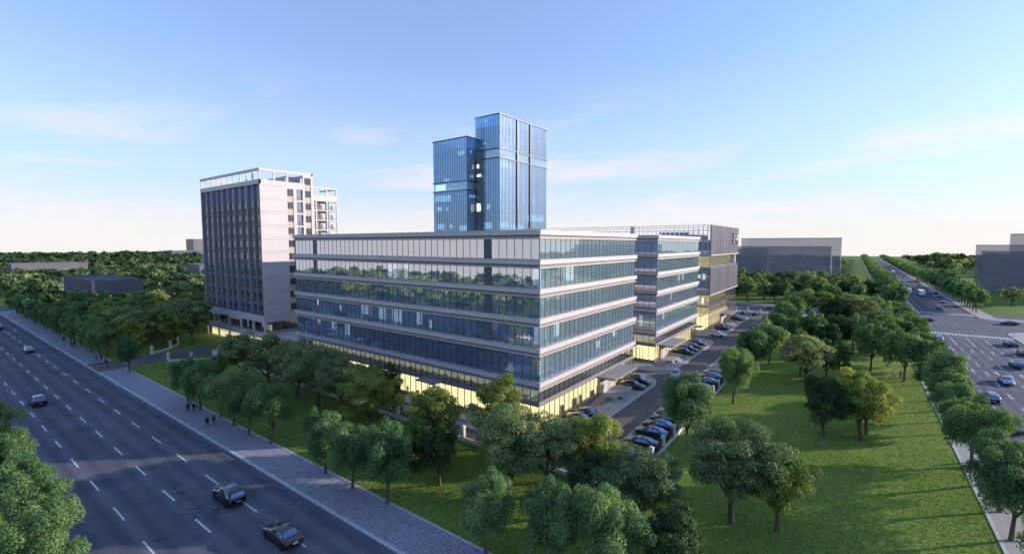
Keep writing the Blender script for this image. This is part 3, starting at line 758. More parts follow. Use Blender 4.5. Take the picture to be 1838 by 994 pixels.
for z0, z1, gm, nm in ((0.15, 12.0, 'glassG', 'base_glazing'), (12.0, 20.6, 'glassR', 'glazing'), (20.8, 24.4, 'glassC', 'glazing'), (24.6, 29.2, 'glassR', 'glazing')):
    mb = MB(); mb.box(cx0, cx1 - .35, cy0 + .32, cy0 + .35, z0, z1); mb.box(cx0, cx1 - .35, cy1 - .35, cy1 - .32, z0, z1)
    mb.build(nm, M[gm], C)
mb = MB(); mb.box(cx1 - .33, cx1 - .30, cy0 + .35, cy1 - .35, 0.15, 12.0); mb.build('base_glazing', M['glassG'], C)
mb = MB(); mb.box(cx1 - .6, cx1 - .57, cy0 + .35, cy1 - 3.0, 20.8, 24.4); mb.build('glazing', M['glassC'], C)
mb = MB(); mb.box(cx1 - .62, cx1 - .55, cy1 - 3.0, cy1 - .4, 20.8, 24.4); mb.build('dark_panel', M['darkband'], C)
mb = MB(); fins(mb, 'y', cy0 + .9, cy1 - 3.2, 1.2, cx1 - .5, 0.08, 20.8, 24.4, 0.04); mb.build('glazing_bars', M['white'], C, kind='stuff')
# ribbed metal: raised ribs on a panel
for z0, z1 in ((24.6, 34.0), (12.0, 20.6)):
    mb = MB(); mb.box(cx1 - .3, cx1, cy0, cy1, z0, z1)
    y = cy0 + .1; rq = random.Random(5)
    while y < cy1 - .2: mb.box(cx1, cx1 + rq.choice((.06, .1, .14)), y, y + .22, z0 + .02, z1 - .02); y += 0.52
    mb.build('ribbed_cladding', M['clad'], C, kind='stuff')
    mb = MB(); mb.box(cx1 - .5, cx1 + .25, cy0 - .1, cy1 + .1, z0 - .28, z0); mb.build('ledge', M['white'], C)
mb = MB()
for z in (8.2, 12.0, 16.2, 20.6, 24.5, 29.2): mb.box(cx0 + .3, cx1 - .5, cy0 + .5, cy1 - .5, z - .35, z)
mb.build('floor_slabs', M['white'], C)
mb = MB(); mb.box(cx0 + 6, cx1 - 7, cy0 + 6, cy1 - 7, 12.0, 29.0); mb.box(-55, -45, cy0 + 8, cy1 - 9, 29.2, 32.0); mb.build('core', M['core'], C)
mb = MB(); mb.box(cx0 + 1, cx1 - 2.6, cy0 + 2.6, cy1 - 2.6, 0.2, 4.0); mb.build('lit_ground_floor', M['warm'], C)
mb = MB(); mb.box(cx0 + 1, cx1 - 3.0, cy0 + 3.0, cy1 - 3, 4.3, 8.0); mb.box(cx0 + 1, cx1 - 3.4, cy0 + 3.4, cy1 - 3, 8.3, 11.6); mb.build('lit_floors', M['warm3'], C)
mb = MB(); mb.box(cx0 + 1, cx1 - 2, cy0 + 2.5, cy1 - 3, 20.7, 24.2); mb.build('lit_floors', M['warm3'], C)
lit(C, 'lit_room', [(-38.5, -37.6, cy0 + 1.0, cy0 + 1.1, 16.6, 18.6), (-40.6, -39.2, cy0 + 1.4, cy0 + 1.5, 17, 18.3), (-38.4, -38.0, cy0 + .8, cy0 + .9, 9, 11)], 'cool')
porch(C, cx1 - .1, 173.0)
# roof screen on the other sides
mb = MB(); fins(mb, 'x', cx0 + .6, cx1 - .1, 1.48, cy1, -0.3, 29.2, 34.0, 0.06); mb.box(cx0, cx1, cy1 - .25, cy1, 33.3, 33.6); mb.box(-62.5, -61.0, cy0 + .3, cy0 + .6, 29.2, 33.9); mb.build('roof_screen', M['metal'], C, kind='stuff')
# lettering blocks on the upper wall: black and white strokes, unreadable in the photograph
def stroke(mb, y, z, w, h): mb.box(cx1 + .16, cx1 + .42, y, y + w, z, z + h)
mb = MB()
for y, z, w, h in ((184.6, 31.4, 2.0, .45), (184.8, 30.2, .5, 1.0), (184.4, 29.3, 3.0, .5), (185.0, 28.0, .6, 1.1), (186.6, 28.0, .6, 1.3), (189.6, 30.6, 1.0, 1.2), (189.4, 29.0, 3.6, .35), (190.0, 28.0, 2.6, .4), (190.0, 28.0, .5, 1.0), (192.1, 28.0, .5, 1.0)): stroke(mb, y, z, w, h)
mb.build('lettering', M['trim'], C)
mb = MB()
for y, z, w, h in ((186.4, 30.6, 1.5, .7), (185.4, 28.2, 1.1, .8), (187.5, 28.9, .5, .9), (190.8, 30.7, 2.2, .6), (189.3, 29.5, .9, .7), (190.6, 29.6, 1.0, .6), (192.0, 29.6, 1.0, .6)): stroke(mb, y, z, w, h)
mb.build('lettering', M['white'], C)

# ------------------------------------------------------------------ glass towers
def tower(name, label, x0, x1, y0, y1, top, roof, pale, step, dense_e):
    T = thing(name, label, 'tower', ((x0 + x1) / 2, (y0 + y1) / 2, 0))
    lo = 20.0
    levels = [(lo, pale[0], 'glassT'), (pale[0], pale[1], 'glassT2'), (pale[1], top, 'glassT')]
    for z0, z1, gm in levels:
        mb = MB()
        mb.box(x0, x1, y0, y0 + .03, z0 + .05, z1 - .05); mb.box(x0, x1, y1 - .03, y1, z0 + .05, z1 - .05)
        mb.box(x0, x0 + .03, y0 + .03, y1 - .03, z0 + .05, z1 - .05); mb.box(x1 - .03, x1, y0 + .03, y1 - .03, z0 + .05, z1 - .05)
        mb.build('glass_skin', M[gm], T)
    fm = MB()
    for z0, z1, gm in levels:
        d = 0.16 if gm == 'glassT' else 0.05; w = 0.06 if gm == 'glassT' else 0.03
        fins(fm, 'x', x0 + .1, x1 - .1, step, y0, -d, z0, z1, w); fins(fm, 'y', y0 + .1, y1 - .1, step * dense_e, x1, d, z0, z1, w)
        fins(fm, 'x', x0 + .1, x1 - .1, step, y1, d * .5, z0, z1, w); fins(fm, 'y', y0 + .1, y1 - .1, step * 1.2, x0, -d * .5, z0, z1, w)
    fm.build('fins', M['fin'], T, kind='stuff')
    mb = MB()
    for z in (pale[0], pale[1], top):
        for (a, b, c, d) in ((x0 - .45, x1 + .45, y0 - .45, y0 + .04), (x0 - .45, x1 + .45, y1 - .04, y1 + .45), (x0 - .45, x0 + .04, y0 + .04, y1 - .04), (x1 - .04, x1 + .45, y0 + .04, y1 - .04)): mb.box(a, b, c, d, z - .14, z + .14)
    mb.build('edge_frame', M['mull'], T)
    mb = MB(); z = roof; n = 0
    while z > lo:
        mb.box(x0 + .15, x1 - .15, y0 + .15, y1 - .15, z - .42, z); z -= 4.32
    mb.build('floor_slabs', M['slabT'], T)
    mb = MB(); mb.box(x0 + (x1 - x0) * .3, x1 - (x1 - x0) * .3, y0 + (y1 - y0) * .25, y1 - (y1 - y0) * .25, 0, roof + 2.2); mb.build('core', M['coreT'], T)
    return T
M['fin'] = plain('tower_fin', (0.13, 0.17, 0.26), 0.4, 0.1, 0.5, 0.5, 0.3)
M['slabT'] = plain('tower_floor', (0.42, 0.46, 0.55), 0.7, 0.1, 0.2)
M['coreT'] = plain('tower_core', (0.36, 0.54, 0.74), 0.7, 0.15, 0.08)
T1 = tower('glass_tower', 'tall blue glass tower with vertical fins and a pale band, highest building', -132.1, -119.5, 153.4, 189.8, 81.5, 77.0, (63.8, 67.5), 0.93, 1.06)
T2 = tower('glass_tower', 'shorter blue glass tower with vertical fins, left of the taller one', -152.0, -132.2, 147.36, 189.0, 72.8, 68.2, (50.8, 54.6), 1.03, 1.0)
mb = MB()
for y in (165.5, 175.5): mb.box(-119.6, -118.9, y - .35, y + .35, 20, 81.3)
mb.build('joint', M['mull'], T1)
# glazed stair slot between the towers
mb = MB(); mb.box(-132.0, -128.6, 152.2, 152.25, 20, 81.2); mb.box(-132.0, -131.95, 152.25, 153.3, 20, 81.2); mb.build('slot_glazing', M['glassC'], T1)
mb = MB(); mb.box(-131.6, -129.0, 152.9, 153.2, 20, 66.5); mb.build('slot_wall', M['slotwall'] if 'slotwall' in M else M['recess'], T1)
lit(T1, 'lit_room', [(-119.95, -119.85, 154.5, 158.8, 60.0, 62.6), (-119.95, -119.85, 161.2, 162.2, 59.8, 62.2), (-119.95, -119.85, 171, 172.5, 46.5, 48.5), (-119.95, -119.85, 174.5, 188, 38.4, 41.3), (-119.95, -119.85, 154.5, 160, 35, 37), (-119.95, -119.85, 162, 171, 34.6, 36.6), (-119.95, -119.85, 178.6, 180.0, 46.6, 48.6), (-128, -124, 153.7, 153.8, 34.4, 37.2), (-126.6, -125, 153.7, 153.8, 42.6, 45), (-127.5, -126.8, 153.7, 153.8, 54.8, 55.6), (-131.4, -129.4, 152.6, 152.7, 42.0, 45.2), (-131.2, -130.2, 152.6, 152.7, 60.2, 61.8), (-131.2, -129.0, 152.6, 152.7, 56.6, 57.6), (-128.4, -127.2, 153.8, 153.9, 70, 71.2), (-128.0, -127.0, 153.8, 153.9, 78.8, 80)], 'cool')
lit(T2, 'lit_room', [(-151.6, -142, 147.7, 147.8, 46.6, 49.2), (-150.6, -147.6, 147.7, 147.8, 42.4, 44.4), (-145, -143.8, 147.7, 147.8, 42.6, 44), (-137.6, -134.2, 147.8, 147.9, 65.6, 67.4), (-150, -146, 147.7, 147.8, 34.6, 36.8), (-143, -141, 147.7, 147.8, 35, 36.6), (-137, -133, 147.7, 147.8, 33.6, 36), (-145.8, -143.0, 147.7, 147.8, 55.2, 56.5), (-151.5, -145, 147.7, 147.8, 51.4, 54), (-132.4, -132.35, 148.6, 152.5, 47.8, 48.8), (-132.4, -132.35, 149.5, 150.6, 66.3, 67.5)], 'cool')

# ------------------------------------------------------------------ apartment block D on the left
M['bayfin'] = plain('bay_fin', (0.27, 0.285, 0.36), 0.5, 0.06, 0.5)
M['bay'] = plain('bay_wall', (0.10, 0.125, 0.21), 0.35, 0.08, 0.5)
XD, YD, XW, YB = -124.3, 58.57, -161.9, 73.3
D = thing('apartment_building', 'white eleven-storey slab with vertical fins and a roof pergola, left of the offices', 'building', ((XD + XW) / 2, (YD + YB) / 2, 0))
finx = [-161.6, -157.7, -153.9, -150.4, -146.75, -143.1, -139.4, -135.5, -131.8, -128.3, -124.62]
mb = MB(); mb.box(XW + .3, XD - .34, YD + .62, YB - .05, 8.95, 43.6); mb.box(XW + .3, XD - .34, YD + .36, YB - .05, 43.6, 44.72); mb.build('wall', M['bay'], D)
for i, x in enumerate(finx):
    w = 0.16 if i % 2 == 0 else 0.07
    mb = MB(); mb.box(x - w, x + w, YD + (0 if w > .15 else .1), YD + .62, 8.95, 43.57); mb.build('fin', M['bayfin'], D)
fl = [9.0 + 3.43 * k for k in range(9)]
for z in fl:
    for i in range(10):
        xa, xb = finx[i] + .22, finx[i + 1] - .22
        r = MB(); r.box(xa, xb, YD + .3, YD + .36, z + 1.05, z + 1.13)
        x = xa + .08
        while x < xb: r.box(x - .025, x + .025, YD + .31, YD + .35, z + .05, z + 1.05); x += 0.32
        r.build('balcony_rail', M['darkband'], D)
        wn_ = MB(); side = xb if i % 2 == 0 else xa
        a, b = (xb - 2.3, xb - .05) if i % 2 == 0 else (xa + .05, xa + 2.3)
        wn_.box(a, b, YD + .57, YD + .62, z + .12, z + 2.6); wn_.build('window', M['darkglass'], D)
mb = MB()
for z in fl: mb.box(XW + .3, XD - .36, YD + .28, YD + .62, z - .12, z + .04)
mb.build('balcony_slabs', M['recess'], D)
mb = MB(); mb.box(XW, XD, YD, YD + .36, 43.57, 44.76); mb.box(XW, XD, YD, YD + .4, 47.0, 47.65)
mb.box(XW, XW + .4, YD + .4, YB, 47.0, 47.65); mb.box(XD - .34, XD, YD + .4, YB, 47.0, 47.65); mb.box(XW, XD, YB - .4, YB + .002, 47.0, 47.65)
for x in finx: mb.box(x - .14, x + .14, YD + .03, YD + .33, 44.76, 47.0)
for y in (62.45, 66.05, 70.55): mb.box(XD - .33, XD - .02, y - .22, y + .22, 44.76, 47.0)
for x in finx: mb.box(x - .14, x + .14, YB - .33, YB - .03, 44.76, 47.0)
mb.build('roof_pergola', M['white'], D)
for a_ in ((-140, -127, 66.8, 72.6, 44.72, 46.6), (-158, -147, 65, 72, 44.72, 46.2)):
    mb = MB(); mb.box(*a_); mb.build('roof_room', M['white'], D)
# east wall with grooves and window columns
mb = MB(); mb.box(XD - .34, XD, YD, 65.8, 8.95, 44.76); mb.box(XD - .34, XD, 65.8, 70.9, 42.95, 44.76); mb.box(XD - .34, XD, 67.5, 68.4, 8.95, 42.95); mb.box(XD - .34, XD, 70.2, 70.9, 8.95, 42.95); mb.box(XD - .34, XD, 72.65, YB, 8.95, 47.0); mb.box(XD - .34, XD, 70.55, 72.65, 46.4, 47.0)
ew = mb.build('east_wall', M['white'], D)
mb = MB()
for k in range(10):
    z = 39.8 - 3.46 * k
    mb.box(XD, XD + .012, YD + .1, 65.78, z + .22, z + .30); mb.box(XD, XD + .012, YD + .1, 65.78, z - .32, z - .24)
mb.box(XD, XD + .012, YD + .1, 65.78, 43.2, 43.28)
mb.build('grooves', M['recess'], ew, kind='stuff')
mb = MB(); mb.box(XD - .32, XD - .14, 65.8, 67.5, 8.95, 42.95); mb.box(XD - .32, XD - .14, 70.9, 72.65, 8.95, 46.4); mb.build('window_strip', M['tan'], D)
for k in range(10):
    z = 41.06 - 3.46 * k
    for y0, y1, dz in ((65.85, 67.45, 0), (70.95, 72.6, 0)):
        w = MB(); w.box(XD - .16, XD - .11, y0, y1, z, z + 1.75); wo = w.build('window', M['darkglass'], D)
        f = MB(); f.box(XD - .12, XD - .07, (y0 + y1) / 2 - .05, (y0 + y1) / 2 + .05, z, z + 1.75); f.box(XD - .12, XD - .06, y0, y1, z - .06, z); f.build('frame', M['recess'], wo)
    b = MB(); b.box(XD - 1.6, XD - 1.5, 68.4, 70.2, z - 1.0, z + 1.85); b.build('balcony_back', M['darkband'], D)
    r = MB(); r.box(XD - .12, XD - .06, 68.42, 70.18, z - 1.0, z + .02); r.build('balcony_glass', M['glassC'], D)
    s = MB(); s.box(XD - 1.5, XD - .05, 68.4, 70.2, z - 1.5, z - 1.02); s.build('balcony_slab', M['white'], D)
w = MB(); w.box(XD - .16, XD - .11, 70.95, 72.6, 44.5, 46.3); w.build('window', M['darkglass'], D)
# rear wing with open balconies
WX, WY0, WY1 = -150.8, 87.6, 98.2
mb = MB(); mb.box(XW, WX - 2.0, YB, WY1 - 2.2, 0, 44.0); mb.build('rear_wing', M['white'], D)
mb = MB()
for y in (89.0, 90.0, 94.1, 98.0): mb.box(WX - .35, WX, y - .25, y + .25, 4, 47.6)
mb.box(WX - .36, WX + .02, 87.6, WY1 + .25, 47.2, 47.7); mb.box(XW, WX, WY1 - .2, WY1 + .25, 47.2, 47.69); mb.box(WX - .34, WX - .02, 87.6, WY1, 43.2, 45.0)
k = 0; z = 43.2
while z > 6: mb.box(WX - 2, WX - .01, 87.6, WY1, z - .35, z); z -= 3.4
mb.box(-157, -156.6, WY1 - .3, WY1 + .2, 4, 47.5)
mb.build('balcony_frame', M['white'], D)
z = 39.8
while z > 20:
    for y0, y1 in ((89.2, 89.75), (90.25, 93.85), (94.35, 97.75)):
        r = MB(); r.box(WX - .2, WX - .14, y0, y1, z, z + 1.05); r.build('balcony_glass', M['glassC'], D)
        if y1 - y0 > 2:
            w = MB(); w.box(WX - 1.99, WX - 1.92, y0 + .3, y0 + 1.5, z, z + 2.3); w.build('window', M['darkglass'], D)
            w = MB(); w.box(WX - 1.99, WX - 1.92, y0 + 2.2, y0 + 3.1, z + .3, z + 2.0); w.build('lit_window', M['warm2'], D)
    z -= 3.4
# base storeys
mb = MB(); mb.box(XW, XD, YD, YD + .5, 7.2, 8.95); mb.box(XW, XD, YD, YD + .5, 2.75, 4.35); mb.box(XD - .5, XD, YD + .5, YB, 7.2, 8.95); mb.box(XD - .5, XD, 60.5, YB, 4.35, 4.6)
for x in (-161.55, -153.3, -146.1, -138.4, -131.0, -124.65): mb.box(x - .34, x + .34, YD + .02, YD + .48, 0, 7.2)
mb.box(XW + .2, XD - .2, YD + .5, YB - .2, 8.5, 8.9); mb.box(XW + .2, XD - .2, YD + .5, YB - .2, 3.4, 4.0)
mb.build('base_frame', M['white'], D)
mb = MB(); mb.box(XW + .5, XD - .5, YD + 1.2, YD + 1.23, 4.35, 7.2); mb.box(XD - .8, XD - .77, YD + 1.3, YB - .5, 4.6, 7.2); mb.build('base_glazing', M['glassC'], D)
mb = MB(); fins(mb, 'x', XW + .7, XD - .6, 0.9, YD + 1.1, 0.1, 4.35, 7.2, .04); fins(mb, 'x', XW + .7, XD - .6, 0.75, YD + .9, 0.1, 0.05, 2.75, .04); mb.box(XW + .5, XD - .5, YD + .85, YD + .95, 1.95, 2.1); fins(mb, 'y', 60, YB - .6, .9, XD - .75, .08, 4.6, 7.2, .04); mb.build('base_mullions', M['mull'], D, kind='stuff')
mb = MB(); mb.box(XW + 1, XD - .6, YD + 1.2, YB - 1, 0.05, 2.7); mb.build('lit_ground_floor', M['warm'], D)
mb = MB(); mb.box(XW + 2, XD - 3, YD + 6, YB - 2, 4.1, 8.4); mb.build('base_core', M['darkband'], D)
lit(D, 'lit_room', [(-138, -137.2, YD + 1.6, YD + 1.7, 4.5, 6.8), (-134.5, -132.5, YD + 4, YD + 4.1, 4.5, 6.0), (-130, -126.5, YD + 3, YD + 3.1, 4.4, 6.0), (-160.6, -160.0, YD + 1.5, YD + 1.6, 4.4, 6.8), (-157, -149, YD + 5, YD + 5.1, 4.9, 5.6)], 'warm2')
mb = MB(); mb.box(-137.6, -133.2, YD - 2.0, YD + .3, 2.3, 2.5); mb.build('entrance_canopy', M['canopy'], D)
# podium linking to the offices, with a planted terrace
P = thing('podium', 'low white link with a planted roof terrace between apartment block and offices', 'building', (-114, 66, 0))
mb = MB(); mb.box(XD + .02, -103.9, YD, YD + .4, 2.75, 4.35); mb.box(XD + .02, -103.9, YD + .4, 74, 3.3, 3.75); mb.build('parapet', M['white'], P)
mb = MB()
for x in (-119.5, -114, -108.5): mb.box(x - .3, x + .3, YD + .05, YD + .4, 0, 2.75)
mb.build('columns', M['tan'], P)
mb = MB(); mb.box(XD + 1, -104.5, YD + 1.4, 73, 0.05, 3.2); mb.build('lit_ground_floor', M['warm'], P)

# ------------------------------------------------------------------ pale massing shells of neighbouring buildings
def shell(label, x0, x1, y0, y1, z, m='ghost'):
    mb = MB(); mb.box(x0, x1, y0, y1, 0, z); w = thing('massing_block', label, 'building', ((x0 + x1) / 2, (y0 + y1) / 2, 0))
    mb.build('wall', M[m], w)
    p = MB(); p.box(x0 - .2, x1 + .2, y0 - .2, y0 + .6, z, z + .5); p.box(x0 - .2, x1 + .2, y1 - .6, y1 + .2, z, z + .5); p.box(x0 - .2, x0 + .6, y0 + .6, y1 - .6, z, z + .5); p.box(x1 - .6, x1 + .2, y0 + .6, y1 - .6, z, z + .5); p.build('parapet', M[m], w)
shell('wide translucent grey block, taller one left of the far road', -94, -9.7, 527, 560, 33.4)
shell('lower translucent grey block in front of the wide taller one', -91, -14.6, 454, 480, 25.5)
shell('lowest translucent grey block beside the clad building', -150, -62, 470, 500, 23.0)
shell('translucent grey block right of the far road, nearest the lawn', 60.1, 140, 388, 397, 27.0)
shell('lower translucent grey block standing inside the right-hand shells', 61.2, 140, 380, 387, 23.4)
shell('tallest translucent grey block at the right edge', 83.5, 160, 436, 446, 34.2)
shell('translucent dark grey box among the trees on the left', -275, -229, 45.5, 61, 13.6, 'ghostL')
shell('long low grey box far off over the left treetops', -545, -517, 57, 101, 12.3, 'ghostL')
shell('pale grey tower on the horizon beside the apartment block', -945, -912, 316, 345, 36, 'ghostL')
shell('low grey box below the pale tower on the horizon', -900, -860, 268, 330, 17, 'ghostL')
shell('low dark box left of the apartment block in the treetops', -420, -395, 140, 175, 12.0, 'ghostL')
# ------------------------------------------------------------------ trees
KIND = {   # crown centre z, radii, clumps, clump radius range (xy), (z), fork height, trunk radius, leaf material, leaf aspect
    'S': dict(cz=5.4, r=(2.8, 2.8, 3.1), n=38, cr=(0.5, 1.0), cz_=(0.75, 1.3), fork=2.2, tr=0.17, mat='leafS', asp=2.3, up=0.35),
    'O': dict(cz=5.7, r=(3.8, 3.8, 3.1), n=72, cr=(0.65, 1.1), cz_=(0.42, 0.72), fork=2.1, tr=0.24, mat='leafO', asp=1.4, up=0.55),
    'C': dict(cz=5.2, r=(3.2, 3.2, 3.3), n=62, cr=(0.6, 1.0), cz_=(0.42, 0.75), fork=1.9, tr=0.2, mat='leafC', asp=1.4, up=0.5),
    'K': dict(cz=4.7, r=(3.0, 3.0, 3.1), n=48, cr=(0.6, 0.95), cz_=(0.55, 0.85), fork=1.4, tr=0.17, mat='leafK', asp=1.3, up=0.3),
}
def leaf_cloud(rng, clumps, nleaf, size, asp, up, soft=0.58):
    c = np.array([q[0] for q in clumps]); rr = np.array([q[1] for q in clumps])
    w = (rr[:, 0] * rr[:, 2]); w = w / w.sum()
    idx = rng.choice(len(clumps), nleaf, p=w)
    d = rng.normal(size=(nleaf, 3)); d /= np.linalg.norm(d, axis=1)[:, None]
    d[:, 2] = np.where(rng.random(nleaf) < 0.45, np.abs(d[:, 2]), d[:, 2])
    rad = 0.5 + soft * rng.random(nleaf) ** 0.7
    pos = c[idx] + d * rr[idx] * rad[:, None]
    nrm = d * 0.75 + np.array([0, 0, up]) + rng.normal(size=(nleaf, 3)) * 0.45
    nrm /= np.linalg.norm(nrm, axis=1)[:, None]
    t = rng.normal(size=(nleaf, 3)); t -= (t * nrm).sum(1)[:, None] * nrm; t /= np.linalg.norm(t, axis=1)[:, None]
    b = np.cross(nrm, t)
    s = size * rng.uniform(0.65, 1.35, nleaf)[:, None]
    L, W = s * math.sqrt(asp) * 0.5, s / math.sqrt(asp) * 0.5
    v = np.stack([pos - t * L, pos + b * W - t * L * 0.1, pos + t * L, pos - b * W - t * L * 0.1], axis=1)
    ctint = rng.random(len(clumps))
    tint = np.clip(0.55 * ctint[idx] + 0.45 * rng.random(nleaf), 0, 1)
    return v.reshape(-1, 3), np.repeat(tint, 4)
def quads_mesh(name, v, tint, material):
    n = len(v) // 4
    me = bpy.data.meshes.new(name)
    me.vertices.add(len(v)); me.vertices.foreach_set('co', v.astype(np.float32).ravel())
    me.loops.add(len(v)); me.loops.foreach_set('vertex_index', np.arange(len(v), dtype=np.int32))
    me.polygons.add(n); me.polygons.foreach_set('loop_start', np.arange(0, 4 * n, 4, dtype=np.int32)); me.polygons.foreach_set('loop_total', np.full(n, 4, dtype=np.int32))
    me.update(calc_edges=True)
    a = me.attributes.new('tint', 'FLOAT', 'POINT'); a.data.foreach_set('value', tint.astype(np.float32))
    me.materials.append(material); return me
def crown_clumps(rng, k):
    K = KIND[k]; out = []
    lean = rng.normal(size=2) * 0.45; ph = rng.uniform(0, 6.28, 3)
    for i in range(K['n']):
        for _ in range(30):
            d = rng.normal(size=3); d /= np.linalg.norm(d)
            if d[2] > -0.8: break
        f = rng.uniform(0.45, 0.95)
        az = math.atan2(d[1], d[0]); lobes = 1 + 0.2 * math.sin(2 * az + ph[0]) + 0.16 * math.sin(5 * az + 3 * d[2] + ph[1])
        p = np.array([lean[0], lean[1], K['cz']]) + d * np.array(K['r']) * f * np.array([lobes, lobes, 1.0])
        s = rng.uniform(*K['cr']); out.append((p, np.array([s, s * rng.uniform(.85, 1.15), rng.uniform(*K['cz_'])])))
    return out
def make_trunk(rng, k, clumps, name):
    K = KIND[k]; mb = MB(); f = K['fork']; tr = K['tr']
    b1 = rng.normal(size=2) * 0.12
    mb.tube([(0, 0, -0.15), (0.0, 0.0, 0.12), (b1[0] * .4, b1[1] * .4, f * .5), (b1[0], b1[1], f)], [tr * 1.7, tr * 1.15, tr, tr * 0.85], 8, 0)
    nl = 4; limbs = []
    a0 = rng.uniform(0, 6.28)
    for i in range(nl):
        a = a0 + i * 6.283 / nl + rng.uniform(-.3, .3); h = f + rng.uniform(1.3, 2.2); r_ = rng.uniform(.7, 1.5) * K['r'][0] / 3.2
        m_ = (b1[0] + math.cos(a) * r_ * .45, b1[1] + math.sin(a) * r_ * .45, (f + h) / 2 - .1); e = (b1[0] + math.cos(a) * r_, b1[1] + math.sin(a) * r_, h)
        mb.tube([(b1[0], b1[1], f - .15), m_, e], [tr * .62, tr * .5, tr * .36], 6, 0); limbs.append(e)
    top = (b1[0], b1[1], K['cz'] + K['r'][2] * .4); mb.tube([(b1[0], b1[1], f - .1), (b1[0] + .1, b1[1], (f + top[2]) / 2), top], [tr * .8, tr * .55, tr * .2], 6, 0); limbs.append((b1[0], b1[1], (f + top[2]) / 2))
    for p, _ in clumps:
        e = min(limbs, key=lambda q: (q[0] - p[0]) ** 2 + (q[1] - p[1]) ** 2 + (q[2] - p[2]) ** 2 + (60 if q[2] > p[2] + .6 else 0))
        mid = tuple((np.array(e) + p) / 2 + np.array([0, 0, -.12]))
        mb.tube([e, mid, tuple(p)], [tr * .3, tr * .2, tr * .06], 4, 0, cap=False)
    return mb.mesh(name, M['bark'], smooth=True)
PROTO = {}
def proto(k, i, lod):
    key = (k, i, lod)
    spread = 1.0
    if key not in PROTO:
        rng = np.random.default_rng(hash((ord(k), i)) % 10000 + 17 * i + ord(k))
        cl = crown_clumps(rng, k); tm = make_trunk(rng, k, cl, 'trunk')
        n, s = {0: (26000, 0.15), 1: (7500, 0.27), 2: (1400, 0.62)}[lod]
        if k == 'S': n = int(n * 1.1); s *= 1.0
        v, t = leaf_cloud(rng, cl, n, s, KIND[k]['asp'] if lod < 2 else 1.3, KIND[k]['up'], 0.68 if k == 'S' else 0.58)
        PROTO[key] = (tm, quads_mesh('crown', v, t, M[KIND[k]['mat']]))
    return PROTO[key]
TNAME = {'S': 'street_tree', 'O': 'broad_tree', 'C': 'golden_tree', 'K': 'dark_tree'}
trng = random.Random(77)
def plant(x, y, k, label, group, h=1.0, z=0.09, lod=None, var=None, wide=1.0):
    d = math.hypot(x, y)
    if lod is None: lod = 0 if d < 95 else (1 if d < 240 else 2)
    i = trng.randrange(4) if var is None else var
    tm, cm = proto(k, i, lod)
    r = thing(TNAME[k], label, 'tree', (x, y, z), trng.uniform(0, 6.28), group)
    s = 1.16 * h * trng.uniform(0.94, 1.06); r.scale = (s * wide, s * wide, s)
    obj('trunk', tm, r); obj('crown', cm, r)
    return r

# street trees on the left pavement edge
xs = [-25.4, -39.4, -45.0, -50.8, -64.8, -70.4, -75.8, -81.0, -87.7, -93.6]
xs2 = [-126.3, -145.6, -151.7, -157.6, -163.5] + [-169.4 - 6.1 * i for i in range(18)]
n = 0
for x in xs:
    n += 1
    plant(x, 30.45 + (n % 3) * 0.25 - .2, 'S', f'feathery street tree along the left pavement, {nth(n)} from the bottom edge', 'street trees along the left pavement', (.86, .8, .84, .78, .82, .86, .76)[n % 7], 0.11)
for i, x in enumerate(xs2):
    n += 1
    lab = 'lone street tree standing in the pavement beside the entrance road' if i == 0 else f'feathery street tree on the far left pavement, {nth(i)} beyond the entrance road'
    plant(x, 30.4 + (i % 3) * 0.2, 'S', lab, 'street trees along the left pavement', .72 if i == 0 else trng.uniform(.76, .9), 0.11)
# median trees at lower left
for i, (x, y, h, w_) in enumerate(((-88.5, 7.0, .95, 'cut by the left edge, uppermost'), (-75.0, 6.6, 1.0, 'second from the top'), (-64.5, 6.8, .95, 'third from the top'), (-55.5, 6.6, 1.02, 'second from the bottom edge'), (-50.0, 6.0, .95, 'lowest in the corner'))):
    plant(x, y, 'S', f'leafy median tree in the lower left corner, {w_}', 'trees on the median', h * .76, 0.1, 0)
# park-side street trees on the right pavement
y = 43.5; i = 0
while y < 205:
    i += 1
    if i % 5 != 3:
        plant(13.1 + 0.3 * ((i % 3) - 1), y, 'S', f'street tree on the right-hand pavement, {nth(i)} from the bottom edge', 'street trees along the right pavement', trng.uniform(.78, .98), 0.11)
    y += 6.05
# rows along the far road
i = 0; y = 250; far_row = []
while y < 1060:
    i += 1
    if y < 430:
        plant(15.6, y, 'S', f'street tree left of the far road, {nth(i)} beyond the crossing', 'street trees left of the far road', 1.12, 0.11)
        if y > 258: plant(41.6, y + 3, 'S', f'street tree right of the far road, {nth(i - 1)} beyond the crossing', 'street trees right of the far road', 1.05, 0.11)
    else: far_row += [(15.6, y, 1.2), (41.6, y + 3, 1.15)]
    y += 6.3
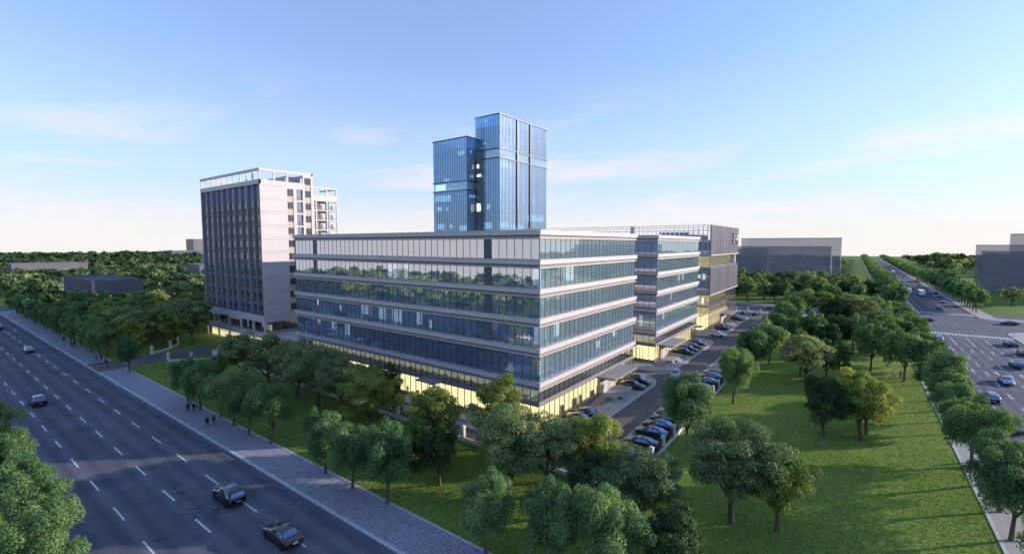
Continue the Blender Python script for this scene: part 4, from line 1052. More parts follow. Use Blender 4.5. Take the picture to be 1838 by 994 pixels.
# garden in front of the offices: (pixel of trunk foot or place, kind, size)
gard = [((-22.6, 45.6), 'C', .95, 'slender golden-green tree beside the near end of the drive'), ((-26.4, 42.0), 'O', .92, 'grey-green tree just right of the central broad one in the garden'),
    ((-29.8, 39.8), 'O', 1.06, 'broad central tree before the corner of the offices'), ((-37.6, 36.8), 'K', .74, 'small dark tree in front of the fence, by the pavement'),
    ((-37.0, 46.0), 'C', 1.06, 'full golden-green tree hiding the foot of the office corner'), ((-43.8, 41.6), 'C', 1.0, 'golden tree beside the small dark one, before the lit windows'),
    ((-56.6, 41.2), 'C', 1.1, 'brightest golden tree left of the office entrance'), ((-60.8, 45.6), 'K', 1.02, 'dark tree behind the brightest golden one, at the fence'),
    ((-73.4, 43.0), 'O', 1.1, 'large dark-leaved tree before the west half of the offices'), ((-67.0, 43.6), 'O', 1.02, 'broad tree touching the lit ground floor, left of the entrance'),
    ((-81.0, 43.4), 'O', 1.1, 'broad tree in the garden, third from the podium'), ((-89.0, 42.6), 'O', 1.05, 'broad tree in the garden, second from the podium'),
    ((-97.0, 41.4), 'O', 1.0, 'broad tree in the garden nearest the podium'), ((-96.4, 35.4), 'S', .74, 'feathery tree at the left end of the lawn'),
    ((-20.8, 41.6), 'K', .78, 'thin dark tree below the slender golden one by the drive'),
    ((-15.6, 40.6), 'O', .84, 'tall grey-green tree below the near parking bays'), ((-11.4, 36.6), 'K', .8, 'dark tree under the tall grey-green one at the bottom'),
    ((-19.8, 31.9), 'S', .8, 'feathery tree at the bottom edge, middle of three'), ((-15.6, 33.4), 'S', .84, 'feathery tree at the bottom edge, right of three')]
for (x, y), k, h, lab in gard: plant(x, y, k, lab, 'trees in the front garden', h)
# park trees
parkt = [((-8.8, 49.0), 'O', 1.02, 'spreading grey-green tree with a tall bare trunk, front of the park'), ((-4.9, 50.2), 'C', .88, 'yellow-green tree behind the spreading one at the park front'),
    ((-17.0, 63.4), 'S', 1.05, 'large feathery tree over the near parking bays'), ((-15.9, 86.8), 'S', 1.0, 'feathery tree by the fence, second along the parking'),
    ((-16.5, 92.4), 'S', .95, 'feathery tree by the fence, third along the parking'), ((-16.0, 108.5), 'S', 1.0, 'feathery tree by the fence, fourth along the parking'),
    ((-14.9, 121.4), 'S', 1.0, 'feathery tree by the fence, fifth along the parking'), ((-14.9, 139.5), 'S', 1.05, 'feathery tree by the fence, sixth along the parking'),
    ((-15.9, 160), 'S', 1.1, 'feathery tree by the fence, seventh along the parking'), ((-15.9, 173.8), 'S', 1.1, 'feathery tree by the fence, eighth along the parking'),
    ((-2.4, 79.2), 'K', 1.02, 'dark round tree alone in the middle of the park'), ((1.9, 81.3), 'C', 1.08, 'yellow-green tree with a pale trunk beside the dark round one'),
    ((2.6, 84.5), 'C', .95, 'yellow-green tree behind the pale-trunked pair'), ((-6.6, 107.9), 'O', .98, 'grey-green pair tree in the park, front one'), ((-8.0, 112.6), 'C', 1.0, 'golden-green pair tree in the park, rear one'),
    ((-3.6, 114.6), 'K', .9, 'dark tree right of the grey-green pair'), ((4.1, 127.6), 'S', 1.0, 'feathery tree left of the lawn walkers'), ((9.4, 122.0), 'S', 1.05, 'feathery tree beside the lawn walkers'),
    ((7.0, 140.3), 'S', 1.0, 'feathery tree behind the lawn walkers'), ((-1.9, 146.9), 'K', 1.0, 'dark tree at mid park, left of two'), ((0.9, 147.8), 'S', 1.0, 'feathery tree at mid park beside the dark one'),
    ((-8.0, 141), 'S', 1.0, 'feathery tree in mid park behind the pair'), ((-4.6, 139.0), 'K', .9, 'dark small tree in mid park behind the pair'), ((-3.4, 170), 'K', 1.25, 'tall dark tree at the back of the park'),
    ((1.5, 172), 'O', 1.25, 'large pale tree at the back of the park'), ((5.6, 160), 'O', 1.05, 'round olive tree near the back right of the park'), ((8.8, 168), 'C', 1.0, 'golden tree near the back right corner of the park'),
    ((-12.3, 201.9), 'O', 1.1, 'tree at the rear corner of the park by the cross road'), ((-8.0, 203), 'C', 1.1, 'golden tree at the rear edge of the park'), ((-1.5, 198), 'O', 1.15, 'broad tree at the rear edge of the park'),
    ((6, 196), 'S', 1.05, 'feathery tree at the rear right of the park'), ((4.0, 182), 'K', 1.1, 'dark tree at the rear right of the park'), ((9.0, 186), 'S', 1.0, 'feathery tree at the rear park corner nearest the crossing'),
    ((8.5, 152), 'S', .98, 'feathery tree by the right pavement, middle of the park')]
for (x, y), k, h, lab in parkt: plant(x, y, k, lab, 'trees in the park', h)
# trees beyond the cross road
for i in range(54):
    x = -88 + 96 * ((i * 0.618034) % 1.0) + trng.uniform(-2, 2); y = 247 + 3.3 * i * 0.62 + trng.uniform(-4, 4)
    if y > 300 and x > 2: x -= 10
    k = 'OKOSC'[i % 5]
    plant(x, y, k, f'{dict(O="rounded", K="dark", S="feathery", C="golden")[k]} tree in the grove beyond the cross road', 'grove beyond the cross road', trng.uniform(.95, 1.25), 0.0)
for i, x in enumerate((-46, -40, -33, -25)):
    plant(x, 244.5 + (i % 2), 'S', f'street tree behind the rear parking, {nth(i + 1)} from the clad building', 'street trees along the cross road', 1.0)
for i in range(26):
    x, y = trng.uniform(50, 150), trng.uniform(255, 480)
    if x > 58 and 375 < y: continue
    plant(x, y, 'OOK'[i % 3], f'{("rounded", "rounded", "dark")[i % 3]} tree on the field right of the far road', 'trees on the right-hand field', trng.uniform(.9, 1.2), 0.0)
# wood on the left: nearest trees as things
cells = []
for ix in range(26):
    for iy in range(16):
        x = -148 - 7.6 * ix + trng.uniform(-2.4, 2.4); y = 37 + 7.4 * iy + trng.uniform(-2.2, 2.2)
        if x > -282 and y < 150 and not (-278 < x < -224 and 40 < y < 66) and not (x > -166 and y > 51) : cells.append((math.hypot(x, y), x, y))
cells.sort()
for i, (d, x, y) in enumerate(cells[:120]):
    if y > 125: continue
    k = 'OOKSCOC'[trng.randrange(7)]
    plant(x, y, k, f'{dict(O="rounded grey-green", K="dark", S="feathery", C="golden")[k]} tree in the wood left of the apartment block', 'wood on the left', trng.uniform(.92, 1.2), 0.08, 1 if d < 215 else 2)
# far woods, uncounted: one mass each
def wood(name, label, pts, nleaf, size, mats=('leafO', 'leafC', 'leafK')):
    rng = np.random.default_rng(5 + len(pts)); acc = {m: ([], []) for m in dict.fromkeys(mats)}; tk = MB()
    for x, y, h in pts:
        m = mats[int(rng.integers(len(mats)))]
        cl = []
        for q in range(7):
            d = rng.normal(size=3); d /= np.linalg.norm(d); d[2] = abs(d[2]) - .25
            cl.append((np.array([x, y, 5.6 * h]) + d * np.array([2.7, 2.7, 2.4]) * h, np.array([1.7, 1.7, 1.25]) * h * rng.uniform(.8, 1.2)))
        v, t = leaf_cloud(rng, cl, nleaf, size * h, 1.3, .5)
        acc[m][0].append(v); acc[m][1].append(t)
        tk.tube([(x, y, 0), (x, y, 4 * h)], [.25, .15], 4, 0, False)
    root = tag(obj(name, None, None, (0, 0, 0)), label, 'wood', None, 'stuff')
    for m in acc:
        if acc[m][0]: obj('foliage', quads_mesh('foliage', np.concatenate(acc[m][0]), np.concatenate(acc[m][1]), M[m]), root)['kind'] = 'stuff'
    o = tk.build('trunks', M['bark'], root); o['kind'] = 'stuff'
    return root
def clear(x, y):
    if -306 < x < -282: return False
    if -552 < x < -512 and 52 < y < 106: return False
    if -426 < x < -390 and 135 < y < 180: return False
    if -950 < x < -855 and 260 < y < 350: return False
    if y < 33 and x > -640: return False
    return True
wr = random.Random(21)
pts = []
for i in range(40000):
    x = -wr.uniform(150, 560); y = wr.uniform(33, 330)
    if x > -283 and (y < 158 or (x > -170 and y < 215)): continue
    if -240 < 0 and y > -x * 0.95 + 60: continue
    if not clear(x, y): continue
    if 205 < y < 244: continue
    pts.append((x, y, wr.uniform(.85, 1.25)))
def thin(pts, dmin):
    g = {}; out = []
    for p in pts:
        c = (int(p[0] // dmin), int(p[1] // dmin))
        if any(math.hypot(p[0] - q[0], p[1] - q[1]) < dmin for a in (-1, 0, 1) for b in (-1, 0, 1) for q in g.get((c[0] + a, c[1] + b), ())): continue
        g.setdefault(c, []).append(p); out.append(p)
    return out
pts = [(x, y, wr.uniform(.95, 1.2)) for d, x, y in cells[120:]] + thin(pts, 8.5)
wood('far_wood', 'dense green wood stretching over the left to the horizon', pts, 330, .95, ('leafF', 'leafF', 'leafO', 'leafK'))
pts = []
for i in range(9000):
    x = -wr.uniform(560, 1150); y = wr.uniform(-40, 760)
    if y > -x * 0.8 or not clear(x, y): continue
    pts.append((x, y, wr.uniform(1.1, 1.5) * (1.2 if x < -800 else 1)))
wood('horizon_wood', 'far belt of trees along the left horizon', thin(pts, 15), 60, 2.6, ('leafF', 'leafK'))
pts = [(wr.uniform(62, 330), wr.uniform(560, 900), wr.uniform(1.3, 1.9)) for i in range(900)] + [(wr.uniform(-140, -8), wr.uniform(570, 640), wr.uniform(1.3, 1.9)) for i in range(300)]
wood('east_wood', 'far belt of trees right of the far road', thin(pts, 13), 80, 2.2, ('leafO', 'leafK'))
wood('far_road_trees', 'unbroken rows of far street trees narrowing to the vanishing point', far_row, 260, .9, ('leafS',))
# wood across the south road, mirrored in the office glass
pts = [(wr.uniform(-330, 60), -17 - 95 * wr.random(), wr.uniform(.8, 1.45)) for i in range(2500)]
wood('south_wood', 'wood across the south road behind the viewpoint', thin(pts, 9.5), 170, 1.3)

# terrace planting
def bush(x, y, z, r, label, m, sx=1.0):
    rng = np.random.default_rng(int(abs(x * 13 + y * 7)) + 3)
    cl = [(np.array([rng.uniform(-.5, .5) * r * sx, rng.uniform(-.5, .5) * r, r * rng.uniform(.4, .9)]), np.array([r * .55] * 3)) for _ in range(7)]
    v, t = leaf_cloud(rng, cl, 700, .22, 1.4, .3)
    root = thing('shrub', label, 'shrub', (x, y, z))
    obj('foliage', quads_mesh('foliage', v, t, M[m]), root)
    mb = MB(); mb.tube([(0, 0, -.05), (0, 0, r * .7)], [.06, .04], 5); obj('stem', mb.mesh('stem', M['bark']), root)
bush(-115.5, 66.5, 3.74, 1.6, 'round dark shrub on the terrace in front of the apartment wall', 'leafK'); bush(-120, 67, 3.74, .9, 'small dark shrub at the left of the terrace', 'leafK')
bush(-107.0, 67.0, 3.74, 1.5, 'green shrub on the terrace against the offices', 'leafS'); bush(-110.5, 61.5, 3.74, .8, 'dark red shrub on the terrace', 'shrub_red', 1.6); bush(-106.5, 61.2, 3.74, .6, 'light green low shrub beside the red one', 'leafC')

# short grass blades on the near lawns
M['blade'] = make_leaf('grass_blade', (0.10, 0.18, 0.04), (0.15, 0.235, 0.05), (0.22, 0.29, 0.075), 0.35)
gr = np.random.default_rng(9)
def blades(n, x0, x1, y0, y1):
    p = np.stack([gr.uniform(x0, x1, n), gr.uniform(y0, y1, n), np.full(n, 0.095)], axis=1)
    a = gr.uniform(0, 6.283, n); h = gr.uniform(.05, .13, n); w = gr.uniform(.02, .07, n)
    d = np.stack([np.cos(a), np.sin(a), np.zeros(n)], axis=1); lean = np.stack([gr.normal(size=n) * .06, gr.normal(size=n) * .06, h], axis=1)
    v = np.stack([p - d * w[:, None], p + d * w[:, None], p + d * w[:, None] * .3 + lean, p - d * w[:, None] * .3 + lean], axis=1)
    return v.reshape(-1, 3), np.repeat(gr.random(n), 4)
vv = [blades(46000, -19.5, 12, 31.2, 75), blades(34000, -19.5, 12, 75, 130), blades(46000, -70, -19.8, 31.2, 47), blades(22000, -131, -70, 31.2, 47)]
g_ = obj('grass', quads_mesh('grass', np.concatenate([q[0] for q in vv]), np.concatenate([q[1] for q in vv]), M['blade']))
tag(g_, 'short mown grass covering the park and the front garden', 'grass', None, 'stuff')
# ------------------------------------------------------------------ fences
def fence(label, pts, step=4.6):
    """stone posts, low wall and iron railings along a polyline"""
    root = thing('fence', label, 'fence', (*pts[0], 0))
    for (x0, y0), (x1, y1) in zip(pts[:-1], pts[1:]):
        L = math.hypot(x1 - x0, y1 - y0); n = max(1, round(L / step)); ux, uy = (x1 - x0) / L, (y1 - y0) / L
        b = MB(); b.obox(((x0 + x1) / 2, (y0 + y1) / 2), (ux, uy), L / 2, 0.14, 0, 0.5); b.obox(((x0 + x1) / 2, (y0 + y1) / 2), (ux, uy), L / 2, 0.18, 0.5, 0.58); b.build('base_wall', M['stone'], root)
        rl = MB()
        for i in range(n):
            s0, s1 = L * i / n + .28, L * (i + 1) / n - .28; c = (s0 + s1) / 2
            for z in (0.72, 1.72): rl.obox((x0 + ux * c, y0 + uy * c), (ux, uy), (s1 - s0) / 2, .025, z, z + .06)
            s = s0 + .1
            while s < s1: rl.obox((x0 + ux * s, y0 + uy * s), (ux, uy), .016, .016, .58, 1.85); s += .17
        rl.build('railing', M['iron'], root, kind='stuff')
        for i in range(n + 1):
            s = L * i / n; p = (x0 + ux * s, y0 + uy * s)
            q = MB(); q.obox(p, (ux, uy), .24, .24, 0, 2.05); q.obox(p, (ux, uy), .29, .29, 2.05, 2.17); q.obox(p, (ux, uy), .2, .2, 2.17, 2.27); q.build('post', M['stone'], root)
    return root
fence('stone post and railing fence between the parking bays and the park', [(-19.7, 47.6), (-19.7, 202.0)])
fence('stone post and railing fence before the front garden side of the offices', [(-123.6, 46.6), (-119, 47.6), (-20.2, 47.6)])
fence('short stone fence east of the entrance road', [(-130.4, 38.8), (-127.0, 42.4), (-124.2, 46.2)])
fence('stone fence west of the entrance road', [(-142.6, 39.0), (-146, 44.0), (-150, 47)])
fence('stone post fence behind the rear parking by the cross road', [(-60, 206.0), (-20.2, 206.0)])

# ------------------------------------------------------------------ cars
CAR = {
 'sedan': dict(st=[(-2.42, .42, .74, .76, .70, .55), (-2.33, .28, .92, .97, .84, .64), (-1.80, .22, .99, 1.05, .90, .68), (-1.12, .20, .97, 1.36, .91, .585), (-0.35, .20, .95, 1.45, .92, .60), (0.30, .20, .94, 1.42, .92, .59), (1.12, .20, .92, .98, .91, .70), (1.85, .22, .82, .88, .89, .67), (2.30, .28, .66, .71, .82, .60), (2.44, .38, .56, .58, .68, .48)], rear=(2, 3), front=(5, 6), sides=[(3, 4), (4, 5)], q=(2, 3), wb=(-1.42, 1.40), wr=.33),
 'suv': dict(st=[(-2.35, .45, .86, .92, .72, .58), (-2.27, .32, 1.05, 1.12, .86, .66), (-1.98, .26, 1.07, 1.50, .91, .62), (-1.45, .24, 1.06, 1.66, .93, .63), (-0.5, .24, 1.04, 1.71, .94, .64), (0.35, .24, 1.02, 1.66, .94, .63), (1.10, .24, 1.00, 1.08, .93, .72), (1.80, .26, .93, .99, .91, .69), (2.22, .32, .76, .82, .85, .62), (2.36, .42, .62, .64, .70, .50)], rear=(1, 2), front=(5, 6), sides=[(2, 3), (3, 4), (4, 5)], q=None, wb=(-1.36, 1.38), wr=.36),
}
def lerp(a, b, t): return tuple(x + (y - x) * t for x, y in zip(a, b))
CAR_ME = {}
def car_meshes(kind):
    if kind in CAR_ME: return CAR_ME[kind]
    K = CAR[kind]; rings = []
    for x, zb, zs, zt, w, wt in K['st']:
        h = [(x, w * .88, zb), (x, w * .99, zb + .16 * (zs - zb)), (x, w * 1.0, (zb + zs) / 2), (x, w * .965, zs), (x, wt, zt - .035), (x, wt * .62, zt), (x, 0, zt + .012)]
        rings.append(h + [(p[0], -p[1], p[2]) for p in h[-2::-1]])
    n = len(rings[0]); body = MB()
    for r in rings: body.v += r
    for i in range(len(rings) - 1):
        for j in range(n - 1):
            body.f.append((i * n + j, i * n + j + 1, (i + 1) * n + j + 1, (i + 1) * n + j)); body.m.append(0)
        body.f.append((i * n, (i + 1) * n, (i + 1) * n + n - 1, i * n + n - 1)); body.m.append(0)
    body.f.append(tuple(range(n))); body.m.append(0)
    body.f.append(tuple(reversed(range((len(rings) - 1) * n, len(rings) * n)))); body.m.append(0)
    def pane(i, k, j0, j1, a, b, c, d, off):
        p00, p01, p10, p11 = rings[i][j0], rings[i][j1], rings[k][j0], rings[k][j1]
        def at(u, v): return lerp(lerp(p00, p10, u), lerp(p01, p11, u), v)
        q = [at(a, c), at(b, c), at(b, d), at(a, d)]
        return [tuple(x + o for x, o in zip(p, off)) for p in q]
    wins = []
    for (i, k) in K['sides']:
        for s in (0, 1):
            j0, j1 = (3, 4) if s == 0 else (n - 4, n - 5)
            m = MB(); pts = pane(i, k, j0, j1, .06, .94, .10, .86, (0, .012 if s == 0 else -.012, .004)); m.poly(pts if s == 0 else pts[::-1]); wins.append(('side_window', m))
    if K['q']:
        for s in (0, 1):
            j0, j1 = (3, 4) if s == 0 else (n - 4, n - 5)
            m = MB(); pts = pane(2, 3, j0, j1, .55, .95, .12, .84, (0, .012 if s == 0 else -.012, .004)); m.poly(pts if s == 0 else pts[::-1]); wins.append(('side_window', m))
    fk = K['front']
    m = MB(); pts = pane(fk[0], fk[1], 3, n - 4, .10, .93, .06, .94, (0, 0, 0))
    def top_pane(i, k, a, b, off):
        m = MB()
        for (j0, j1) in ((4, 5), (5, 6), (6, 7), (7, 8)):
            q = pane(i, k, j0, j1, a, b, 0.0, 1.0, off); m.poly(q[::-1])
        return m
    wins.append(('windscreen', top_pane(fk[0], fk[1], .08, .93, (.01, 0, .014))))
    rk = K['rear']
    wins.append(('rear_window', top_pane(rk[0], rk[1], .10, .92, (-.01, 0, .014))))
    # wheel
    def wheel():
        t = MB(); r, w = K['wr'], .11; seg = 18
        prof = [(-w, r * .62), (-w, r * .95), (-w * .7, r), (w * .7, r), (w, r * .95), (w, r * .62)]
        for a in range(seg):
            for (y, q) in prof: t.v.append((math.cos(2 * math.pi * a / seg) * q, y, math.sin(2 * math.pi * a / seg) * q))
        for a in range(seg):
            b = (a + 1) % seg
            for j in range(5): t.f.append((a * 6 + j, b * 6 + j, b * 6 + j + 1, a * 6 + j + 1)); t.m.append(0)
        rm = MB()
        for sgn in (-1, 1):
            for k in range(5):
                a = 2 * math.pi * k / 5
                d = MB(); e = [(math.cos(a - .16) * r * .12, sgn * w * .8, math.sin(a - .16) * r * .12), (math.cos(a - .2) * r * .62, sgn * w * .9, math.sin(a - .2) * r * .62), (math.cos(a + .2) * r * .62, sgn * w * .9, math.sin(a + .2) * r * .62), (math.cos(a + .16) * r * .12, sgn * w * .8, math.sin(a + .16) * r * .12)]
                rm.poly(e)
            rm.poly([(math.cos(2 * math.pi * k / 8) * r * .17, sgn * w * .85, math.sin(2 * math.pi * k / 8) * r * .17) for k in range(8)])
            rm.poly([(math.cos(2 * math.pi * k / 14) * r * .62, sgn * w * .55, math.sin(2 * math.pi * k / 14) * r * .62) for k in range(14)], 1)
        return t.mesh('tyre', M['tyre'], smooth=False), rm.mesh('rim', [M['rim'], M['trim']])
    wt, wrm = wheel()
    ex = []
    f, b = K['st'][-2], K['st'][1]
    for s in (-1, 1):
        m = MB(); m.box(f[0] - .12, f[0] + .07, s * .60 - .17, s * .60 + .17, f[2] - .13, f[2] - .01); ex.append(('headlight', m, 'head'))
        m = MB(); m.box(b[0] - .055, b[0] + .16, s * .66 - .17, s * .66 + .17, b[2] - .19, b[2] - .03); ex.append(('taillight', m, 'tail'))
        m = MB(); m.box(.78, .98, s * .97 - .10, s * .97 + .10, K['st'][5][2] + .02, K['st'][5][2] + .16); ex.append(('mirror', m, 'car'))
        for wx in K['wb']:
            m = MB(); m.poly([(wx + math.cos(math.pi * k / 9) * (K['wr'] + .07), s * (K['st'][4][4] + .004), K['wr'] + math.sin(math.pi * k / 9) * (K['wr'] + .06) - .02) for k in range(10)][::-s] ); ex.append(('wheel_arch', m, 'trim'))
    m = MB(); m.box(f[0] + .02, f[0] + .15, -.42, .42, f[1] + .12, f[2] - .12); ex.append(('grille', m, 'trim'))
    m = MB(); m.box(b[0] - .10, b[0], -.24, .24, b[1] + .28, b[1] + .40); ex.append(('licence_plate', m, 'plate'))
    m = MB(); m.box(b[0] - .07, b[0] + .1, -.74, .74, b[1] + .02, b[1] + .16); ex.append(('bumper', m, 'trim'))
    m = MB(); m.box(K['wb'][0] + .42, K['wb'][1] - .42, -.93, .93, .20, .29); ex.append(('sill', m, 'trim'))
    if kind == 'suv':
        for s in (-1, 1): m = MB(); m.box(-1.5, .3, s * .52 - .025, s * .52 + .025, 1.69, 1.75); ex.append(('roof_rail', m, 'metal'))
        m = MB(); m.box(-.9, .0, -.42, .42, 1.712, 1.722); ex.append(('sunroof', m, 'carglass'))
    CAR_ME[kind] = (body.mesh('body', M['car'], smooth=True), [(nm, w.mesh(nm, M['carglass'])) for nm, w in wins], wt, wrm, [(nm, q.mesh(nm, M[mm]), mm) for nm, q, mm in ex], K)
    return CAR_ME[kind]
COLS = {'black': (.006, .007, .010), 'navy': (.008, .016, .05), 'silver': (.30, .33, .40), 'white': (.62, .62, .63), 'grey': (.09, .10, .12), 'blue': (.03, .07, .18)}
def car(kind, col, x, y, heading, label, group=None, z=0.006, detail=True):
    body, wins, wt, wr_, ex, K = car_meshes(kind)
    r = thing('car', label, 'car', (x, y, z), R(heading), group)
    b = obj('body', body, r); b.color = (*COLS[col], 1)
    for nm, me in wins: obj(nm, me, r)
    if detail:
        for nm, me, mm in ex:
            o = obj(nm, me, r)
            if mm == 'car': o.color = (*COLS[col], 1)
    for wx in K['wb']:
        for s in (-1, 1):
            w = obj('wheel', None, r, (wx, s * (K['st'][4][4] - .10), K['wr']))
            obj('tyre', wt, w); obj('rim', wr_, w)
    return r
# left road, driving away (heading -X = 180 degrees)
gL = 'cars on the left road'
car('suv', 'black', -54.05, 20.95, 180, 'black estate car with a glass roof driving on the left road', gL)
car('sedan', 'black', -42.6, 20.95, 180, 'black saloon nearest the bottom edge of the left road', gL)
car('suv', 'black', -113.8, 14.5, 180, 'black hatchback in the second lane of the left road', gL)
car('sedan', 'silver', -172.0, 20.9, 180, 'pale silver car far along the left road', gL)
car('suv', 'grey', -225.0, 21.0, 180, 'small dark car at the left edge of the left road', gL)
car('sedan', 'white', -77, 1.2, 0, 'white car half hidden by the median trees at the left edge', gL)
# parking bays along the fence: nose to the drive (heading 180)
gP = 'cars parked along the park fence'
pk = [(53.2, 'navy'), (56.0, 'navy'), (60.8, 'black'), (65.2, 'black'), (68.4, 'black'), (71.4, 'black'), (74.5, 'grey'), (88.6, 'navy'), (91.4, 'silver'), (96.2, 'black'), (100.2, 'black'), (103.4, 'grey')]
for i, (y, c) in enumerate(pk): car('sedan', c, -22.7, y, 180, f'{dict(navy="dark blue", black="black", grey="dark grey", silver="silver")[c]} saloon parked by the park fence, {nth(i + 1)} from the near end', gP, 0.03)
for i in range(9): car('suv' if i % 3 == 1 else 'sedan', ('silver', 'blue', 'silver', 'white', 'blue', 'grey', 'silver', 'blue', 'grey')[i], -22.7, 141.0 + 3.0 * i + (1.5 if i > 1 else 0), 180, f'{("silver", "blue", "silver", "white", "blue", "grey", "silver", "blue", "grey")[i]} car in the far parking bays by the fence, {nth(i + 1)} of that row', gP, 0.03)
# cars on the building islands, nose to the drive (heading 0)
gI = 'cars parked before the buildings'
for i, y in enumerate((63.4, 66.2)): car('sedan', 'black', -33.4, y, 0, f'black saloon parked below the near office corner, {("nearer", "farther")[i]} of the two', gI, 0.13)
for i, y in enumerate((85.0, 88.3)): car('suv' if i else 'sedan', 'black', -33.5, y, 0, f'black car past the front office canopy, {("nearer", "farther")[i]} of the two', gI, 0.13)
for i, y in enumerate((119.4, 122.9, 127.2, 131.4)): car('sedan' if i % 2 == 0 else 'suv', 'black', -33.6, y, 0, f'black car parked before the middle office block, {nth(i + 1)} in its row', gI, 0.13)
for i, y in enumerate((161.0, 164.6)): car('suv' if i == 0 else 'sedan', 'black', -33.6, y, 0, f'dark car before the clad building, {("nearer", "farther")[i]} of the near pair', gI, 0.13)
for i, y in enumerate((184.5, 188.4)): car('suv' if i == 0 else 'sedan', ('black', 'navy')[i], -33.6, y, 0, f'dark car at the far corner of the clad building, {("nearer", "farther")[i]} of the two', gI, 0.13)
car('suv', 'white', -32.2, 149.0, -4, 'white off-roader turning into the drive behind the middle block')
car('sedan', 'silver', -29.2, 98.2, -82, 'silver car driving towards us on the drive')
for i, x in enumerate((-34.6, -30.2)): car('sedan', ('navy', 'black')[i], x, 203.2, 90, f'dark car in the rear parking by the cross road, {("left", "right")[i]} of the two', 'cars in the rear parking', 0.02)
car('sedan', 'black', -39.0, 203.0, 90, 'black car in the rear parking hidden behind the clad building corner', 'cars in the rear parking', 0.02)
# right-hand road; heading 90 drives away, -90 comes towards us
gR = 'cars on the right-hand road'
def rcar(kind, col, px, py, heading, label): 
    x, y = ground(px, py, .45); car(kind, col, x, y, heading, label, gR, 0.012)
rcar('suv', 'silver', 1684, 609, 90, 'silver hatchback at the stop line behind the park trees')
rcar('sedan', 'silver', 1701, 629, 90, 'silver car just short of the stop line on the right road')
rcar('sedan', 'silver', 1806, 684, -90, 'white-silver saloon coming towards us on the right road')
rcar('sedan', 'black', 1814, 618, 100, 'black car crossing the zebra end at the right edge')
rcar('sedan', 'navy', 1826, 656, 96, 'dark blue saloon at the right edge below the black one')
rcar('sedan', 'grey', 1838, 634, 92, 'grey car cut by the right edge beside the lane arrows')
rcar('suv', 'silver', 1779, 715, 90, 'silver hatchback beside the park trees on the right road')
rcar('sedan', 'silver', 1822, 766, 90, 'silver car lowest on the right road')
rcar('sedan', 'navy', 1662, 573.5, 172, 'dark blue car turning in the middle of the crossing')
rcar('sedan', 'black', 1811, 580.5, 180, 'black car entering the crossing from the right')
rcar('sedan', 'black', 1686.5, 553, -90, 'black car beyond the far zebra')
rcar('sedan', 'silver', 1695, 542, -90, 'silver car behind the black one beyond the far zebra')
z4 = lambda x, y: (1500 + x / 4.97, 440 + y / 4.97)
for i, (q, k, c) in enumerate((((597, 385), 'suv', 'white'), ((685, 380), 'sedan', 'black'), ((845, 418), 'suv', 'silver'), ((568, 448), 'sedan', 'blue'), ((610, 328), 'sedan', 'silver'), ((725, 322), 'suv', 'silver'), ((742, 356), 'sedan', 'grey'), ((595, 268), 'sedan', 'silver'), ((610, 284), 'suv', 'blue'), ((533, 270), 'sedan', 'white'))):
    rcar(k, c, *z4(*q), -90, f'small {c} car far up the right-hand road, {nth(i + 1)} of the queue')
for i, (x, y) in enumerate(((-27, 224), (-17, 228), (-46, 222))):
    car('sedan', ('black', 'silver', 'grey')[i], x, y, 0 if i != 1 else 180, f'{("black", "silver", "grey")[i]} car on the cross road behind the rear fence', 'cars on the cross road', 0.012)
# buses
def bus(x, y, label, w=2.5, L=9.5, h=3.0):
    r = thing('bus', label, 'bus', (x, y, 0.012), R(-90), 'buses on the far road')
    b = MB(); prof = [(-L / 2, .4), (L / 2 - .1, .4), (L / 2, .9), (L / 2 - .12, h - .3), (L / 2 - .4, h - .05), (-L / 2 + .2, h), (-L / 2, h - .25)]
    nn = len(prof)
    for s in (-1, 1): b.v += [(px_, s * w / 2, pz) for px_, pz in prof]
    b.f.append(tuple(range(nn))); b.f.append(tuple(reversed(range(nn, 2 * nn)))); b.m += [0, 0]
    for i in range(nn): j = (i + 1) % nn; b.f.append((i, nn + i, nn + j, j)); b.m.append(0)
    o = obj('body', b.mesh('body', M['car']), r); o.color = (.62, .64, .68, 1)
    m = MB(); m.quad((L / 2 - .02, -w / 2 + .15, 1.2), (L / 2 - .02, w / 2 - .15, 1.2), (L / 2 - .10, w / 2 - .15, h - .45), (L / 2 - .10, -w / 2 + .15, h - .45)); obj('windscreen', m.mesh('windscreen', M['carglass']), r, (.03, 0, 0))
    for s in (-1, 1):
        for k in range(5):
            m = MB(); x0 = -L / 2 + .5 + k * 1.75; m.box(x0, x0 + 1.6, s * (w / 2) - .01, s * (w / 2) + .012, 1.3, h - .55); obj('side_window', m.mesh('side_window', M['carglass']), r)
        m = MB(); m.box(L / 2 - .08, L / 2 + .03, s * .9 - .2, s * .9 + .2, .65, .85); obj('headlight', m.mesh('headlight', M['head']), r)
        for wx in (-L / 2 + 2.2, L / 2 - 2.0):
            t = MB(); t.tube([(wx, s * (w / 2 - .3), .48), (wx, s * (w / 2 + .02), .48)], [.48, .48], 14); obj('wheel', t.mesh('wheel', M['tyre']), r)
for i, q in enumerate(((645, 412), (762, 428), (882, 436))):
    x, y = ground(*z4(*q), 1.2); bus(x, y, f'white bus waiting on the far road, {("left", "middle", "right")[i]} of the three')
x, y = ground(*z4(513, 242), 1.2); bus(x, y, 'lone white bus farthest up the road')

